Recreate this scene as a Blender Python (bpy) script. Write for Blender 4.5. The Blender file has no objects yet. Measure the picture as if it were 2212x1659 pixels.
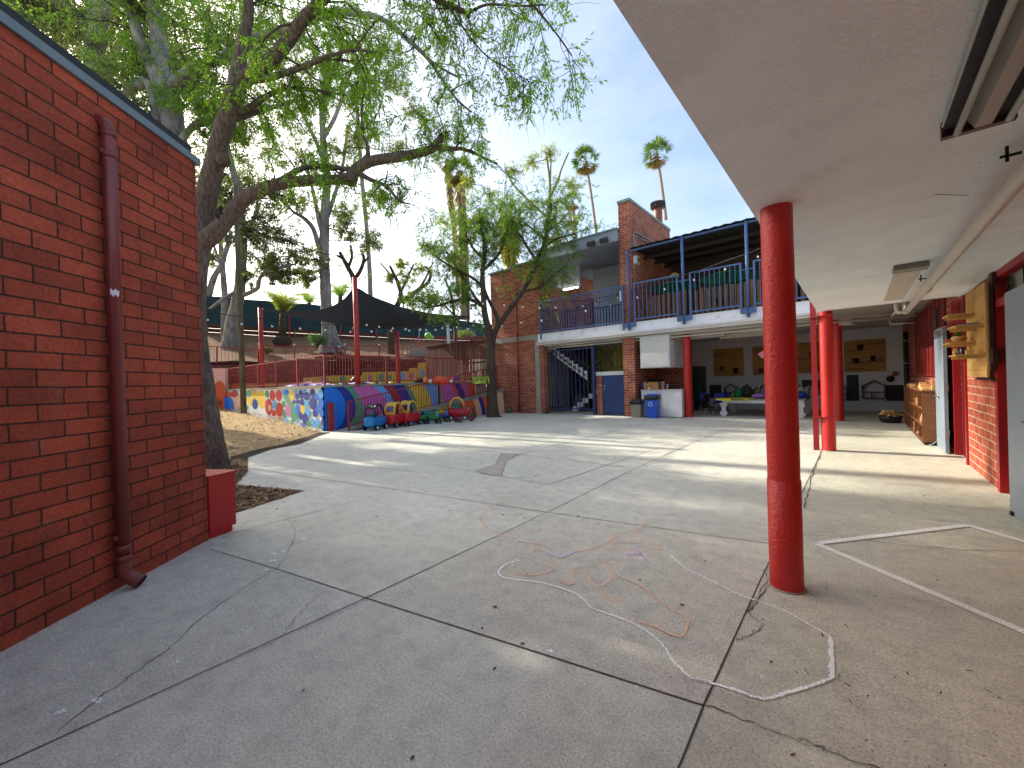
SUN_E=3.2;SKY_S=.15;EXPO=1.27;SKY_SAT=1.0;DUST=4
import bpy, bmesh, math, random
import numpy as np
from mathutils import Vector, Matrix
random.seed(7); rng = np.random.default_rng(11)
S = bpy.context.scene
COL = S.collection

# ---------------------------------------------------------------- camera model
F=880.; PIT=-.00446; ROL=-.0313; YAW=.702; CZ=1.5
cp,sp=math.cos(PIT),math.sin(PIT); cr,sr=math.cos(ROL),math.sin(ROL); cy,sy=math.cos(YAW),math.sin(YAW)
def ray(px,py,cp=cp,sp=sp,cr=cr,sr=sr,cy=cy,sy=sy,F=F):
    a=(px-1106)/F; b=-(py-829.5)/F
    xr=a*cr-b*sr; zu=a*sr+b*cr
    y=cp-zu*sp; z=sp+zu*cp
    return (xr*cy-y*sy, xr*sy+y*cy, z)
def at(px,py,d):
    """point seen in the photograph at (px,py) that stands d metres away in depth"""
    r=ray(px,py); return Vector((r[0]*d, r[1]*d, CZ+r[2]*d))
def _a(px,py,i,v):
    r=ray(px,py); o=(0,0,CZ); t=(v-o[i])/r[i]; return Vector(tuple(r[k]*t+o[k] for k in range(3)))
def gz(px,py,z=0): return _a(px,py,2,z)
def gx(px,py,x): return _a(px,py,0,x)
def gy(px,py,y): return _a(px,py,1,y)
def pl(px,py,p,q):
    r=ray(px,py); dx,dy=q[0]-p[0],q[1]-p[1]
    t=(p[0]*dy-p[1]*dx)/(r[0]*dy-r[1]*dx); return Vector((r[0]*t,r[1]*t,CZ+r[2]*t))
cam=bpy.data.cameras.new('camera'); co=bpy.data.objects.new('camera',cam); COL.objects.link(co)
cam.sensor_width=36; cam.lens=36*F/2212; cam.clip_start=.05; cam.clip_end=2000
def wdir(xr,yf,zu): return Vector((xr*cy-yf*sy, xr*sy+yf*cy, zu))
fw=wdir(0,cp,sp); rt=wdir(cr,-sr*sp,sr*cp); up=wdir(-sr,-cr*sp,cr*cp)
M=Matrix((rt,up,-fw)).transposed().to_4x4(); M.translation=(0,0,CZ); co.matrix_world=M
S.camera=co
HD=Vector((-sy,cy,0)); RD=Vector((cy,sy,0))

# ---------------------------------------------------------------- mesh helpers
class MB:
    def __init__(s): s.v=[]; s.f=[]; s.m=[]; s.sm=[]
    def add(s,vs,fs,mi=0,smooth=False):
        b=len(s.v); s.v+= [tuple(p) for p in vs]
        for f in fs: s.f.append(tuple(b+i for i in f)); s.m.append(mi); s.sm.append(smooth)
        return s
    def box(s,x0,x1,y0,y1,z0,z1,mi=0):
        if x0>x1:x0,x1=x1,x0
        if y0>y1:y0,y1=y1,y0
        if z0>z1:z0,z1=z1,z0
        return s.add([(x0,y0,z0),(x1,y0,z0),(x1,y1,z0),(x0,y1,z0),(x0,y0,z1),(x1,y0,z1),(x1,y1,z1),(x0,y1,z1)],
          [(3,2,1,0),(4,5,6,7),(0,1,5,4),(1,2,6,5),(2,3,7,6),(3,0,4,7)],mi)
    def obox(s,c,ax,ay,az,mi=0):
        c=Vector(c);ax=Vector(ax);ay=Vector(ay);az=Vector(az)
        P=[c+ax*i+ay*j+az*k for k in(-1,1) for i,j in((-1,-1),(1,-1),(1,1),(-1,1))]
        return s.add(P,[(3,2,1,0),(4,5,6,7),(0,1,5,4),(1,2,6,5),(2,3,7,6),(3,0,4,7)],mi)
    def bar(s,p,q,w,h=None,mi=0,upv=(0,0,1)):
        p=Vector(p);q=Vector(q);d=(q-p);L=d.length
        if L<1e-6:return s
        d/=L;u=Vector(upv)
        if abs(d.dot(u))>.95:u=Vector((1,0,0)) if abs(d.x)<.9 else Vector((0,1,0))
        a=d.cross(u).normalized();b=a.cross(d).normalized();h=h or w
        return s.obox((p+q)/2,a*(w/2),d*(L/2),b*(h/2),mi)
    def tube(s,pts,r,n=8,mi=0,caps=True,smooth=True,wob=0):
        pts=[Vector(p) for p in pts];k=len(pts)
        rs=r if isinstance(r,(list,tuple)) else [r]*k
        vs=[];prev=None
        for i,p in enumerate(pts):
            d=(pts[min(i+1,k-1)]-pts[max(i-1,0)])
            if d.length<1e-9:d=Vector((0,0,1))
            d.normalize()
            if prev is None:
                u=Vector((0,0,1)) if abs(d.z)<.9 else Vector((1,0,0)); a=d.cross(u).normalized()
            else:
                a=(prev-d*prev.dot(d));
                a=a.normalized() if a.length>1e-6 else d.orthogonal().normalized()
            prev=a;b=d.cross(a)
            for j in range(n):
                t=2*math.pi*j/n; rr=rs[i]*(1+(random.uniform(-wob,wob) if wob else 0))
                vs.append(p+a*(math.cos(t)*rr)+b*(math.sin(t)*rr))
        fs=[(i*n+j,i*n+(j+1)%n,(i+1)*n+(j+1)%n,(i+1)*n+j) for i in range(k-1) for j in range(n)]
        s.add(vs,fs,mi,smooth)
        if caps:
            b0=len(s.v)-len(vs)
            s.f.append(tuple(b0+j for j in reversed(range(n))));s.m.append(mi);s.sm.append(False)
            s.f.append(tuple(b0+(k-1)*n+j for j in range(n)));s.m.append(mi);s.sm.append(False)
        return s
    def cyl(s,p,q,r,n=16,mi=0,r2=None): return s.tube([p,q],[r,r2 if r2 is not None else r],n,mi)
    def lathe(s,prof,c=(0,0,0),n=16,mi=0,smooth=True,axis=(0,0,1)):
        c=Vector(c);z=Vector(axis).normalized();a=z.orthogonal().normalized();b=z.cross(a)
        vs=[];k=len(prof)
        for r,h in prof:
            for j in range(n):
                t=2*math.pi*j/n; vs.append(c+a*(r*math.cos(t))+b*(r*math.sin(t))+z*h)
        return s.add(vs,[(i*n+j,i*n+(j+1)%n,(i+1)*n+(j+1)%n,(i+1)*n+j) for i in range(k-1) for j in range(n)],mi,smooth)
    def ell(s,c,rx,ry=None,rz=None,n=12,m=8,mi=0,noise=0,rot=0):
        ry=ry or rx;rz=rz or rx;vs=[];ca,sa=math.cos(rot),math.sin(rot)
        for i in range(m+1):
            t=math.pi*i/m
            for j in range(n):
                u=2*math.pi*j/n;k=1+(random.uniform(-noise,noise) if noise else 0)
                x=rx*math.sin(t)*math.cos(u)*k;y=ry*math.sin(t)*math.sin(u)*k
                vs.append((c[0]+x*ca-y*sa,c[1]+x*sa+y*ca,c[2]+rz*math.cos(t)*k))
        return s.add(vs,[(i*n+j,(i+1)*n+j,(i+1)*n+(j+1)%n,i*n+(j+1)%n) for i in range(m) for j in range(n)],mi,True)
    def prism(s,poly,ext,mi=0,mi_side=None):
        n=len(poly);e=Vector(ext);P=[Vector(p) for p in poly]
        b=len(s.v);s.add(P+[p+e for p in P],[],mi)
        s.f.append(tuple(b+i for i in reversed(range(n))));s.m.append(mi);s.sm.append(False)
        s.f.append(tuple(b+n+i for i in range(n)));s.m.append(mi);s.sm.append(False)
        ms=mi if mi_side is None else mi_side
        for i in range(n):
            s.f.append((b+i,b+(i+1)%n,b+n+(i+1)%n,b+n+i));s.m.append(ms);s.sm.append(False)
        return s
    def poly(s,pts,mi=0): return s.add(pts,[tuple(range(len(pts)))],mi)
    def strip(s,pts,w,z,mi=0,jit=0):
        P=[Vector((p[0],p[1],0)) for p in pts];L=[];R=[]
        for i,p in enumerate(P):
            d=(P[min(i+1,len(P)-1)]-P[max(i-1,0)])
            if d.length<1e-6:d=Vector((1,0,0))
            d.normalize();n=Vector((-d.y,d.x,0))*(w/2)*(1+random.uniform(-jit,jit))
            L.append((p.x+n.x,p.y+n.y,z));R.append((p.x-n.x,p.y-n.y,z))
        k=len(P);return s.add(L+R,[(k+i,k+i+1,i+1,i) for i in range(k-1)],mi)
    def build(s,name,mats,parent=None,bevel=0,**props):
        me=bpy.data.meshes.new(name);o=bpy.data.objects.new(name,me);COL.objects.link(o)
        off=Vector((0,0,0))
        if parent is not None:
            o.parent=parent;off=wloc(parent)
        elif s.v:
            a=np.array(s.v);off=Vector(((a[:,0].min()+a[:,0].max())/2,(a[:,1].min()+a[:,1].max())/2,a[:,2].min()));o.location=off
            if props.get('kind'): off=Vector((0,0,0));o.location=off
        me.from_pydata([(p[0]-off.x,p[1]-off.y,p[2]-off.z) for p in s.v],[],s.f)
        if not isinstance(mats,(list,tuple)):mats=[mats]
        for m in mats:me.materials.append(m)
        me.polygons.foreach_set('material_index',s.m);me.polygons.foreach_set('use_smooth',s.sm)
        me.update()
        if bevel:
            md=o.modifiers.new('bevel','BEVEL');md.width=bevel;md.segments=2;md.limit_method='ANGLE';md.angle_limit=.7
        for k,v in props.items():
            o[{'cat':'category'}.get(k,k)]=v
        return o
def wloc(o):
    v=Vector(o.location)
    while o.parent is not None: o=o.parent; v+=Vector(o.location)
    return v
def npmesh(name,verts,nper,mats,parent=None,midx=None,smooth=False,**props):
    """mesh of many separate nper-gons from a numpy array of corners"""
    n=len(verts)//nper;me=bpy.data.meshes.new(name);o=bpy.data.objects.new(name,me);COL.objects.link(o)
    off=np.zeros(3)
    if parent is not None: o.parent=parent;off=np.array(wloc(parent))
    v=(verts-off).astype(np.float32)
    me.vertices.add(len(v));me.vertices.foreach_set('co',v.ravel())
    me.loops.add(n*nper);me.loops.foreach_set('vertex_index',np.arange(n*nper,dtype=np.int32))
    me.polygons.add(n);me.polygons.foreach_set('loop_start',np.arange(0,n*nper,nper,dtype=np.int32));me.polygons.foreach_set('loop_total',np.full(n,nper,dtype=np.int32))
    for m in (mats if isinstance(mats,(list,tuple)) else [mats]):me.materials.append(m)
    if midx is not None:me.polygons.foreach_set('material_index',midx.astype(np.int32))
    me.update(calc_edges=True)
    for k,w in props.items(): o[{'cat':'category'}.get(k,k)]=w
    return o
def thing(name,loc,label,cat,group=None,rz=0):
    o=bpy.data.objects.new(name,None);COL.objects.link(o);o.location=loc;o.rotation_euler=(0,0,rz);o.empty_display_size=.2
    o['label']=label;o['category']=cat
    if group:o['group']=group
    return o
def kids(o): return [c for c in COL.objects if c.parent==o]
def copy_tree(o,parent=None):
    c=o.copy();COL.objects.link(c);c.parent=parent
    for ch in kids(o):copy_tree(ch,c)
    return c

# ---------------------------------------------------------------- materials
def lin(c): return tuple(((x/255)/12.92 if x/255<=.04045 else ((x/255+.055)/1.055)**2.4) for x in c)
def newmat(name):
    m=bpy.data.materials.new(name);m.use_nodes=True;nt=m.node_tree;nt.nodes.clear()
    out=nt.nodes.new('ShaderNodeOutputMaterial');b=nt.nodes.new('ShaderNodeBsdfPrincipled');nt.links.new(b.outputs[0],out.inputs[0])
    return m,nt,b,out
def N(nt,t,**k):
    n=nt.nodes.new('ShaderNode'+t)
    for a,v in k.items(): setattr(n,a,v)
    return n
def noise(nt,scale,detail=4,rough=.55,coord='pos',stretch=None):
    g=N(nt,'NewGeometry');src=g.outputs['Position']
    if coord=='obj': tc=N(nt,'TexCoord');src=tc.outputs['Object']
    if stretch:
        mp=N(nt,'Mapping');mp.inputs['Scale'].default_value=stretch;nt.links.new(src,mp.inputs[0]);src=mp.outputs[0]
    n=N(nt,'TexNoise');n.inputs['Scale'].default_value=scale;n.inputs['Detail'].default_value=detail;n.inputs['Roughness'].default_value=rough
    nt.links.new(src,n.inputs['Vector']);return n.outputs['Fac']
def ramp(nt,fac,stops):
    r=N(nt,'ValToRGB');e=r.color_ramp.elements
    while len(e)<len(stops):e.new(.5)
    for i,(p,c) in enumerate(stops):
        e[i].position=p;e[i].color=(*c,1) if len(c)==3 else c
    nt.links.new(fac,r.inputs[0]);return r.outputs[0]
def mix(nt,fac,a,b,mode='MIX'):
    m=N(nt,'MixRGB',blend_type=mode)
    for i,x in ((0,fac),(1,a),(2,b)):
        if isinstance(x,(int,float)):m.inputs[i].default_value=x
        elif isinstance(x,tuple):m.inputs[i].default_value=(*x[:3],1)
        else:nt.links.new(x,m.inputs[i])
    return m.outputs[0]
def bump(nt,b,h,strength,dist=.01):
    n=N(nt,'Bump');n.inputs['Strength'].default_value=strength;n.inputs['Distance'].default_value=dist
    nt.links.new(h,n.inputs['Height']);nt.links.new(n.outputs[0],b.inputs['Normal'])
CACHE={}
def mat(name,rgb,rough=.6,var=.18,ns=6,bmp=0,bs=60,metal=0,spec=.5,dirt=0):
    """painted or plain surface: slightly mottled colour, fine relief"""
    if name in CACHE:return CACHE[name]
    m,nt,b,out=newmat(name);c=lin(rgb)
    a=tuple(x*(1-var) for x in c);d=tuple(min(1,x*(1+var)) for x in c)
    col=ramp(nt,noise(nt,ns,6,.6,'obj'),[(.3,a),(.7,d)])
    if dirt: col=mix(nt,ramp(nt,noise(nt,2.3,8,.7,'obj'),[(.52,(0,0,0)),(.7,(dirt,)*3)]),col,lin((70,60,50)))
    nt.links.new(col,b.inputs['Base Color'])
    b.inputs['Roughness'].default_value=rough;b.inputs['Metallic'].default_value=metal;b.inputs['Specular IOR Level'].default_value=spec
    if bmp: bump(nt,b,noise(nt,bs,3,.6,'obj'),bmp,.01)
    CACHE[name]=m;return m
def brickmat(name,c1,c2,mortar,bw=.32,bh=.1125,ms=.007,rough=.85,bstr=.6,stain=.3,dist=.012):
    m,nt,b,out=newmat(name);g=N(nt,'NewGeometry')
    cr_=N(nt,'VectorMath',operation='CROSS_PRODUCT');cr_.inputs[1].default_value=(0,0,1);nt.links.new(g.outputs['True Normal'],cr_.inputs[0])
    dt=N(nt,'VectorMath',operation='DOT_PRODUCT');nt.links.new(cr_.outputs[0],dt.inputs[0]);nt.links.new(g.outputs['Position'],dt.inputs[1])
    sx=N(nt,'SeparateXYZ');nt.links.new(g.outputs['Position'],sx.inputs[0])
    # small waviness of the courses
    nz=noise(nt,1.7,3);wv=N(nt,'Math',operation='MULTIPLY');nt.links.new(nz,wv.inputs[0]);wv.inputs[1].default_value=.02
    zz=N(nt,'Math',operation='ADD');nt.links.new(sx.outputs[2],zz.inputs[0]);nt.links.new(wv.outputs[0],zz.inputs[1])
    nz2=noise(nt,9,2);wv2=N(nt,'MATH'.title(),operation='MULTIPLY');nt.links.new(nz2,wv2.inputs[0]);wv2.inputs[1].default_value=.012
    uu=N(nt,'Math',operation='ADD');nt.links.new(dt.outputs['Value'],uu.inputs[0]);nt.links.new(wv2.outputs[0],uu.inputs[1])
    cb=N(nt,'CombineXYZ');nt.links.new(uu.outputs[0],cb.inputs[0]);nt.links.new(zz.outputs[0],cb.inputs[1])
    br=N(nt,'TexBrick');br.offset=.5;br.squash=1
    br.inputs['Scale'].default_value=1;br.inputs['Brick Width'].default_value=bw;br.inputs['Row Height'].default_value=bh
    br.inputs['Mortar Size'].default_value=ms;br.inputs['Mortar Smooth'].default_value=.3;br.inputs['Bias'].default_value=0
    for k,c in (('Color1',c1),('Color2',c2),('Mortar',mortar)):br.inputs[k].default_value=(*lin(c),1)
    nt.links.new(cb.outputs[0],br.inputs['Vector'])
    fine=ramp(nt,noise(nt,45,5,.7),[(.25,(.62,.62,.62)),(.75,(1.25,1.25,1.25))])
    col=mix(nt,1,br.outputs['Color'],fine,'MULTIPLY')
    big=ramp(nt,noise(nt,1.3,6,.65),[(.35,(1-stain,)*3),(.7,(1+stain*.4,)*3)])
    col=mix(nt,1,col,big,'MULTIPLY')
    # pale efflorescence and grime
    col=mix(nt,ramp(nt,noise(nt,3.1,9,.75),[(.6,(0,0,0)),(.8,(.35,.35,.35))]),col,lin((150,130,120)))
    nt.links.new(col,b.inputs['Base Color']);b.inputs['Roughness'].default_value=rough;b.inputs['Specular IOR Level'].default_value=.25
    inv=N(nt,'Math',operation='SUBTRACT');inv.inputs[0].default_value=1;nt.links.new(br.outputs['Fac'],inv.inputs[1])
    ad=N(nt,'Math',operation='MULTIPLY_ADD');nt.links.new(noise(nt,60,4,.7),ad.inputs[0]);ad.inputs[1].default_value=.35;nt.links.new(inv.outputs[0],ad.inputs[2])
    bump(nt,b,ad.outputs[0],bstr,dist);return m
def concretemat(name,base=(150,146,138),bmp=.25):
    m,nt,b,out=newmat(name);c=lin(base)
    k=lambda f:tuple(x*f for x in c)
    n1=noise(nt,.55,8,.62);n2=noise(nt,7,8,.7);n3=noise(nt,85,6,.8)
    col=ramp(nt,n1,[(.32,k(.84)),(.5,k(.96)),(.66,k(1.06))])
    col=mix(nt,1,col,ramp(nt,n2,[(.32,(.8,.8,.81)),(.52,(1,1,1)),(.7,(1.1,1.09,1.07))]),'MULTIPLY')
    col=mix(nt,1,col,ramp(nt,n3,[(.34,(.5,.5,.5)),(.47,(.95,.95,.95)),(.64,(1.3,1.3,1.3))]),'MULTIPLY')
    # dark blotches, worn pale trowel marks
    col=mix(nt,ramp(nt,noise(nt,2.6,10,.78),[(.58,(0,0,0)),(.72,(.3,.3,.3))]),col,k(.6))
    vo=N(nt,'TexVoronoi');vo.inputs['Scale'].default_value=4.0;g=N(nt,'NewGeometry');nt.links.new(g.outputs['Position'],vo.inputs['Vector'])
    col=mix(nt,ramp(nt,vo.outputs['Distance'],[(.02,(.5,.5,.5)),(.045,(0,0,0))]),col,k(1.7))
    vo2=N(nt,'TexVoronoi');vo2.inputs['Scale'].default_value=11.0;nt.links.new(g.outputs['Position'],vo2.inputs['Vector'])
    col=mix(nt,ramp(nt,vo2.outputs['Distance'],[(.03,(.7,.7,.7)),(.06,(0,0,0))]),col,k(.4))
    nt.links.new(col,b.inputs['Base Color'])
    nt.links.new(ramp(nt,n2,[(.3,(.62,)*3),(.7,(.9,)*3)]),b.inputs['Roughness']);b.inputs['Specular IOR Level'].default_value=.35
    ad=N(nt,'Math',operation='MULTIPLY_ADD');nt.links.new(n3,ad.inputs[0]);ad.inputs[1].default_value=.5;nt.links.new(n2,ad.inputs[2])
    bump(nt,b,ad.outputs[0],bmp,.01);return m
def chalkmat(name,rgb,dens=.5):
    m,nt,b,out=newmat(name);b.inputs['Base Color'].default_value=(*lin(rgb),1);b.inputs['Roughness'].default_value=1
    t=N(nt,'BsdfTransparent');ms=N(nt,'MixShader')
    f=ramp(nt,noise(nt,110,5,.75),[(dens-.1,(0,0,0)),(dens+.12,(1,1,1))])
    nt.links.new(f,ms.inputs[0]);nt.links.new(t.outputs[0],ms.inputs[1]);nt.links.new(b.outputs[0],ms.inputs[2]);nt.links.new(ms.outputs[0],out.inputs[0])
    return m
def leafmat(name,cols,trans=.45,rough=.55):
    m,nt,b,out=newmat(name);g=N(nt,'NewGeometry')
    st=[(i/max(1,len(cols)-1),lin(c)) for i,c in enumerate(cols)]
    col=ramp(nt,g.outputs['Random Per Island'],st)
    nt.links.new(col,b.inputs['Base Color']);b.inputs['Roughness'].default_value=rough;b.inputs['Specular IOR Level'].default_value=.3
    tr=N(nt,'BsdfTranslucent');nt.links.new(mix(nt,1,col,(1.25,1.35,.7),'MULTIPLY'),tr.inputs[0])
    ms=N(nt,'MixShader');ms.inputs[0].default_value=trans
    nt.links.new(b.outputs[0],ms.inputs[1]);nt.links.new(tr.outputs[0],ms.inputs[2]);nt.links.new(ms.outputs[0],out.inputs[0]);return m
def barkmat(name,c1,c2,scale=14,strength=.7,stretch=(1,1,.22)):
    m,nt,b,out=newmat(name)
    n=noise(nt,scale,8,.7,'pos',stretch);col=ramp(nt,n,[(.3,lin(c1)),(.65,lin(c2))])
    col=mix(nt,1,col,ramp(nt,noise(nt,1.1,5,.6),[(.3,(.75,)*3),(.7,(1.15,)*3)]),'MULTIPLY')
    nt.links.new(col,b.inputs['Base Color']);b.inputs['Roughness'].default_value=.9;b.inputs['Specular IOR Level'].default_value=.2
    bump(nt,b,n,strength,.03);return m
def woodmat(name,c1,c2,stretch=(1,12,12),scale=3,rough=.6):
    m,nt,b,out=newmat(name);n=noise(nt,scale,7,.65,'pos',stretch)
    nt.links.new(ramp(nt,n,[(.3,lin(c1)),(.7,lin(c2))]),b.inputs['Base Color']);b.inputs['Roughness'].default_value=rough
    bump(nt,b,n,.15,.005);return m
def soilmat(name,c1,c2,c3,scale=9):
    m,nt,b,out=newmat(name);n=noise(nt,scale,10,.75);n2=noise(nt,60,5,.7)
    col=ramp(nt,n,[(.3,lin(c1)),(.5,lin(c2)),(.7,lin(c3))]);col=mix(nt,1,col,ramp(nt,n2,[(.25,(.5,)*3),(.7,(1.3,)*3)]),'MULTIPLY')
    nt.links.new(col,b.inputs['Base Color']);b.inputs['Roughness'].default_value=.95;b.inputs['Specular IOR Level'].default_value=.1
    bump(nt,b,n2,.9,.03);return m

B_LEFT=brickmat('brick_red_shaded_joints',(192,90,64),(160,74,54),(78,54,42),.32,.1125,.0065,stain=.38,bstr=1,dist=.03)  # mortar colour darkened to paint the shade in the recessed joints
B_FAR=brickmat('brick_warm_pale_mortar',(182,102,78),(142,70,54),(200,170,146),.29,.1,.009,stain=.35,bstr=.6)
B_RIGHT=brickmat('brick_right_pale_mortar',(188,96,70),(158,74,58),(200,170,148),.33,.1125,.01,stain=.3)
CONC=concretemat('concrete_paving',(207,205,190),.6)
CONC2=concretemat('cast_concrete',(158,152,138))
STUC=mat('white_stucco_soffit',(232,240,243),.95,.07,1.2,1.2,55,spec=.1,dirt=.12)
WHITE=mat('white_paint',(214,214,214),.6,.05,3,.05,20,dirt=.2)
WALLW=mat('white_painted_wall',(200,202,206),.75,.05,2,.2,60)
FASC=mat('slab_fascia_white',(240,243,248),.75,.06,3,.1,20,dirt=.35)
RED=mat('glossy_red_column_paint',(188,36,32),.38,.08,5,.8,42)
RED2=mat('red_rail_paint',(150,38,38),.5,.15,8,.1,60)
REDPANEL=mat('red_timber_panel',(106,16,16),.5,.12,4)
REDFR=mat('red_frame_paint',(146,22,28),.45,.1,4)
REDBOX=mat('red_utility_box_paint',(172,24,28),.42,.08,4,dirt=.15)
BLUEP=mat('blue_rail_paint',(70,100,148),.45,.1,8)
NAVY=mat('navy_gate_paint',(24,38,92),.45,.1,8)
NAVYD=mat('navy_door_paint',(26,52,104),.5,.06,3)
BLACK=mat('black_paint',(16,16,18),.6,.1,6)
BROWNP=mat('maroon_pipe_paint',(118,48,46),.35,.12,3,.15,20,dirt=.15)
GREYM=mat('grey_metal_trim',(112,124,130),.45,.1,6,metal=.3)
DARKR=mat('dark_roof_edge',(36,36,40),.7,.2,8,.3,50)
FASG=mat('grey_blue_roof_fascia',(132,144,158),.6,.08,3)
GRCAP=mat('green_grey_metal_cap',(112,138,128),.5,.1,3)
DOORG=mat('blue_grey_door_paint',(128,142,156),.45,.08,3,dirt=.2)
PLY=woodmat('pale_plywood',(186,142,78),(212,172,104),(1,8,1.5))
PLYD=woodmat('amber_plywood',(150,104,44),(182,132,62),(1.5,1,6))
SHELFW=woodmat('brown_shelving_wood',(92,52,26),(136,82,44),(1,1,8))
PINE=woodmat('pine_offcut_wood',(190,148,96),(216,180,128),(3,3,3),4)
BROWNW=woodmat('brown_fence_wood',(70,34,28),(104,56,42),(6,6,.6),4,.8)
YELWALL=mat('yellow_wall_paint',(168,158,62),.7,.08,2)
PIPEW=mat('cream_pipe_paint',(196,192,180),.45,.06,3,dirt=.2)
CREAM=mat('cream_gutter_paint',(200,194,186),.45,.05,3,dirt=.15)
GALV=mat('galvanised_metal',(150,156,160),.4,.15,8,metal=.6)
TEALN=mat('teal_windscreen_fabric',(34,66,76),.85,.15,1.5)
SAILM=mat('charcoal_shade_sail',(44,58,76),.85,.12,1.2)
GLASS=mat('dim_window_glass',(52,58,56),.15,.2,3)
RUB=mat('black_rubber',(18,18,20),.8,.1,10)
CHROME=mat('steel',(170,172,175),.25,.05,4,metal=1)
# ================================================================= SETTING
JOINT=mat('dark_expansion_joint',(76,68,60),.9,.25,12)
CRACK=mat('hairline_crack',(84,78,68),.95,.3,20)
CHW=chalkmat('white_chalk',(255,255,255),.41); CHO=chalkmat('orange_chalk',(250,200,164),.44)
CHP=chalkmat('lilac_chalk',(214,186,232),.42); CHF=chalkmat('faint_chalk',(246,232,228),.46)
WLINE=chalkmat('worn_white_line_paint',(245,245,240),.4)
g=MB()
# one concrete sheet, fine enough to be gently uneven
g.add([(-300,-300,0),(300,-300,0),(300,300,0),(-300,300,0)],[(0,1,2,3)],0)
Z1=.004;Z2=.006;Z3=.009
def gp(px,py): v=gz(px,py); return (v.x,v.y)
g.strip([(-2.72,-3),(-2.70,.5),(-2.69,1.5),(-2.73,3.8),(-2.84,6.5),(-2.86,12.05),(-2.86,15.2)],.009,Z1,1,.3)
g.strip([(-.55,-3),(-.552,1.6),(-.562,1.95),(-.565,3.35),(-.548,6.5),(-.535,9.7),(-.53,15.3)],.011,Z1,1,.35)
g.strip([(-4.72,1.07),(-3.7,1.30),(-2.65,1.51),(-1.6,1.73),(-.56,1.944)],.008,Z1,1,.3)
g.strip([(-9.5,2.62),(-6.8,3.05),(-5.09,3.38),(-2.73,3.775),(-1.0,4.11),(-.55,4.2)],.008,Z1,1,.3)
g.strip([(-6.54,4.86),(-3.43,4.81),(-3.43,4.82),(-3.2,9.6)],.009,Z1,1,.3)
g.strip([(-9.2,6.35),(-5.36,6.485),(-1.56,6.484)],.009,Z1,1,.3)
g.strip([(-12,9.2),(-2.85,9.6)],.009,Z1,1,.3); g.strip([(-12,12.4),(-.5,12.6)],.01,Z1,1,.3)
g.strip([gp(502,1152),gp(691,1104),gp(858,1058)],.008,Z1,1,.3)
g.strip([(-5.35,5),(-5.4,15)],.009,Z1,1,.3); g.strip([(-8.3,4.9),(-8.3,15)],.009,Z1,1,.3)
g.strip([gp(480,1020),gp(620,988),gp(760,1004),gp(900,1020)],.009,Z1,1,.3)
z5=lambda x,y:gp(691.2+.3906*x,921.6+.3906*y)
z6=lambda x,y:gp(1440+.375*x,1036.8+.375*y)
z7=lambda x,y:gp(.4097*x,979+.4097*y)
g.poly([(-.56,-3,.002),(1.3,-3,.002),(1.3,20.2,.002),(-.56,20.2,.002)],9)
g.poly([(-2.7,-.1,.002),(-2.66,1.5,.002),(-4.72,1.07,.002),(-9.5,2.62,.002),(-6.8,-3,.002)],10)
g.poly([(-2.66,1.5,.002),(-.56,1.944,.002),(-.56,4.2,.002),(-2.73,3.775,.002)],11)
# repaired patch and its outline
PATCH=[z5(*p) for p in((860,245),(905,265),(1003,275),(1030,190),(1110,152),(1005,144),(970,210))]
g.poly([(x,y,Z1) for x,y in PATCH],8)
g.strip(PATCH+[PATCH[0]],.007,Z2,1,.3)
def wig(pts,n=6,a=.012):
    o=[]
    for i in range(len(pts)-1):
        p,q=pts[i],pts[i+1]
        for k in range(n): t=k/n; o.append((p[0]+(q[0]-p[0])*t+random.uniform(-a,a),p[1]+(q[1]-p[1])*t+random.uniform(-a,a)))
    return o+[pts[-1]]
def smooth(pts,n=6):
    P=[Vector((*p,0)) for p in pts];o=[]
    for i in range(len(P)-1):
        p0,p1,p2,p3=P[max(i-1,0)],P[i],P[i+1],P[min(i+2,len(P)-1)]
        for k in range(n):
            t=k/n;o.append(.5*((2*p1)+(p2-p0)*t+(2*p0-5*p1+4*p2-p3)*t*t+(3*p1-p0-3*p2+p3)*t**3))
    o.append(P[-1]);return [(v.x,v.y) for v in o]
for pts,w in (([z6(*p) for p in((220,1300),(400,1370),(600,1440),(800,1510),(1000,1590),(1400,1740))],.005),
   ([z6(*p) for p in((785,315),(900,325),(1100,340),(1300,370),(1500,390),(1750,410),(2058,412))],.005),
   ([z6(*p) for p in((600,505),(560,520),(583,578),(548,625),(520,700),(470,765),(545,830),(540,860),(480,890),(400,930))],.005),
   ([z6(*p) for p in((580,630),(560,665),(500,700),(470,760))],.006),
   ([z7(*p) for p in((1515,350),(1555,400),(1550,460),(1510,540),(1460,610),(1300,700),(1030,900),(870,1050),(700,1170),(540,1280),(300,1480))],.004),
   ([z7(*p) for p in((1700,740),(1640,790),(1560,870),(1490,960))],.003),
   ([gp(1775,975),gp(1760,1010),gp(1745,1060),gp(1738,1100)],.01)):
    g.strip(wig(pts),w,Z2,2,.5)
def chalk(pts,w,mi,f=z5): g.strip(wig(smooth([f(*p) for p in pts],5),2,.004),w,Z3,mi,.35)
chalk([(1100,745),(1030,765),(990,800),(1000,830),(1070,850),(1180,862),(1290,885),(1390,920),(1450,955),(1500,1010)],.014,3)
chalk([(1500,1010),(1600,1045),(1700,1080),(1780,1120),(1850,1170),(1900,1220),(1950,1300),(2010,1360),(2070,1405),(2170,1420)],.013,3)
chalk([(160,1155),(280,1185),(400,1220),(555,1270),(680,1240),(850,1190),(950,1150)],.015,3,z6)
chalk([(950,1150),(950,1050),(943,912)],.021,3,z6)
chalk([(943,912),(800,825),(650,745),(500,695),(380,650),(250,580),(120,520),(15,435)],.011,3,z6)
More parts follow.
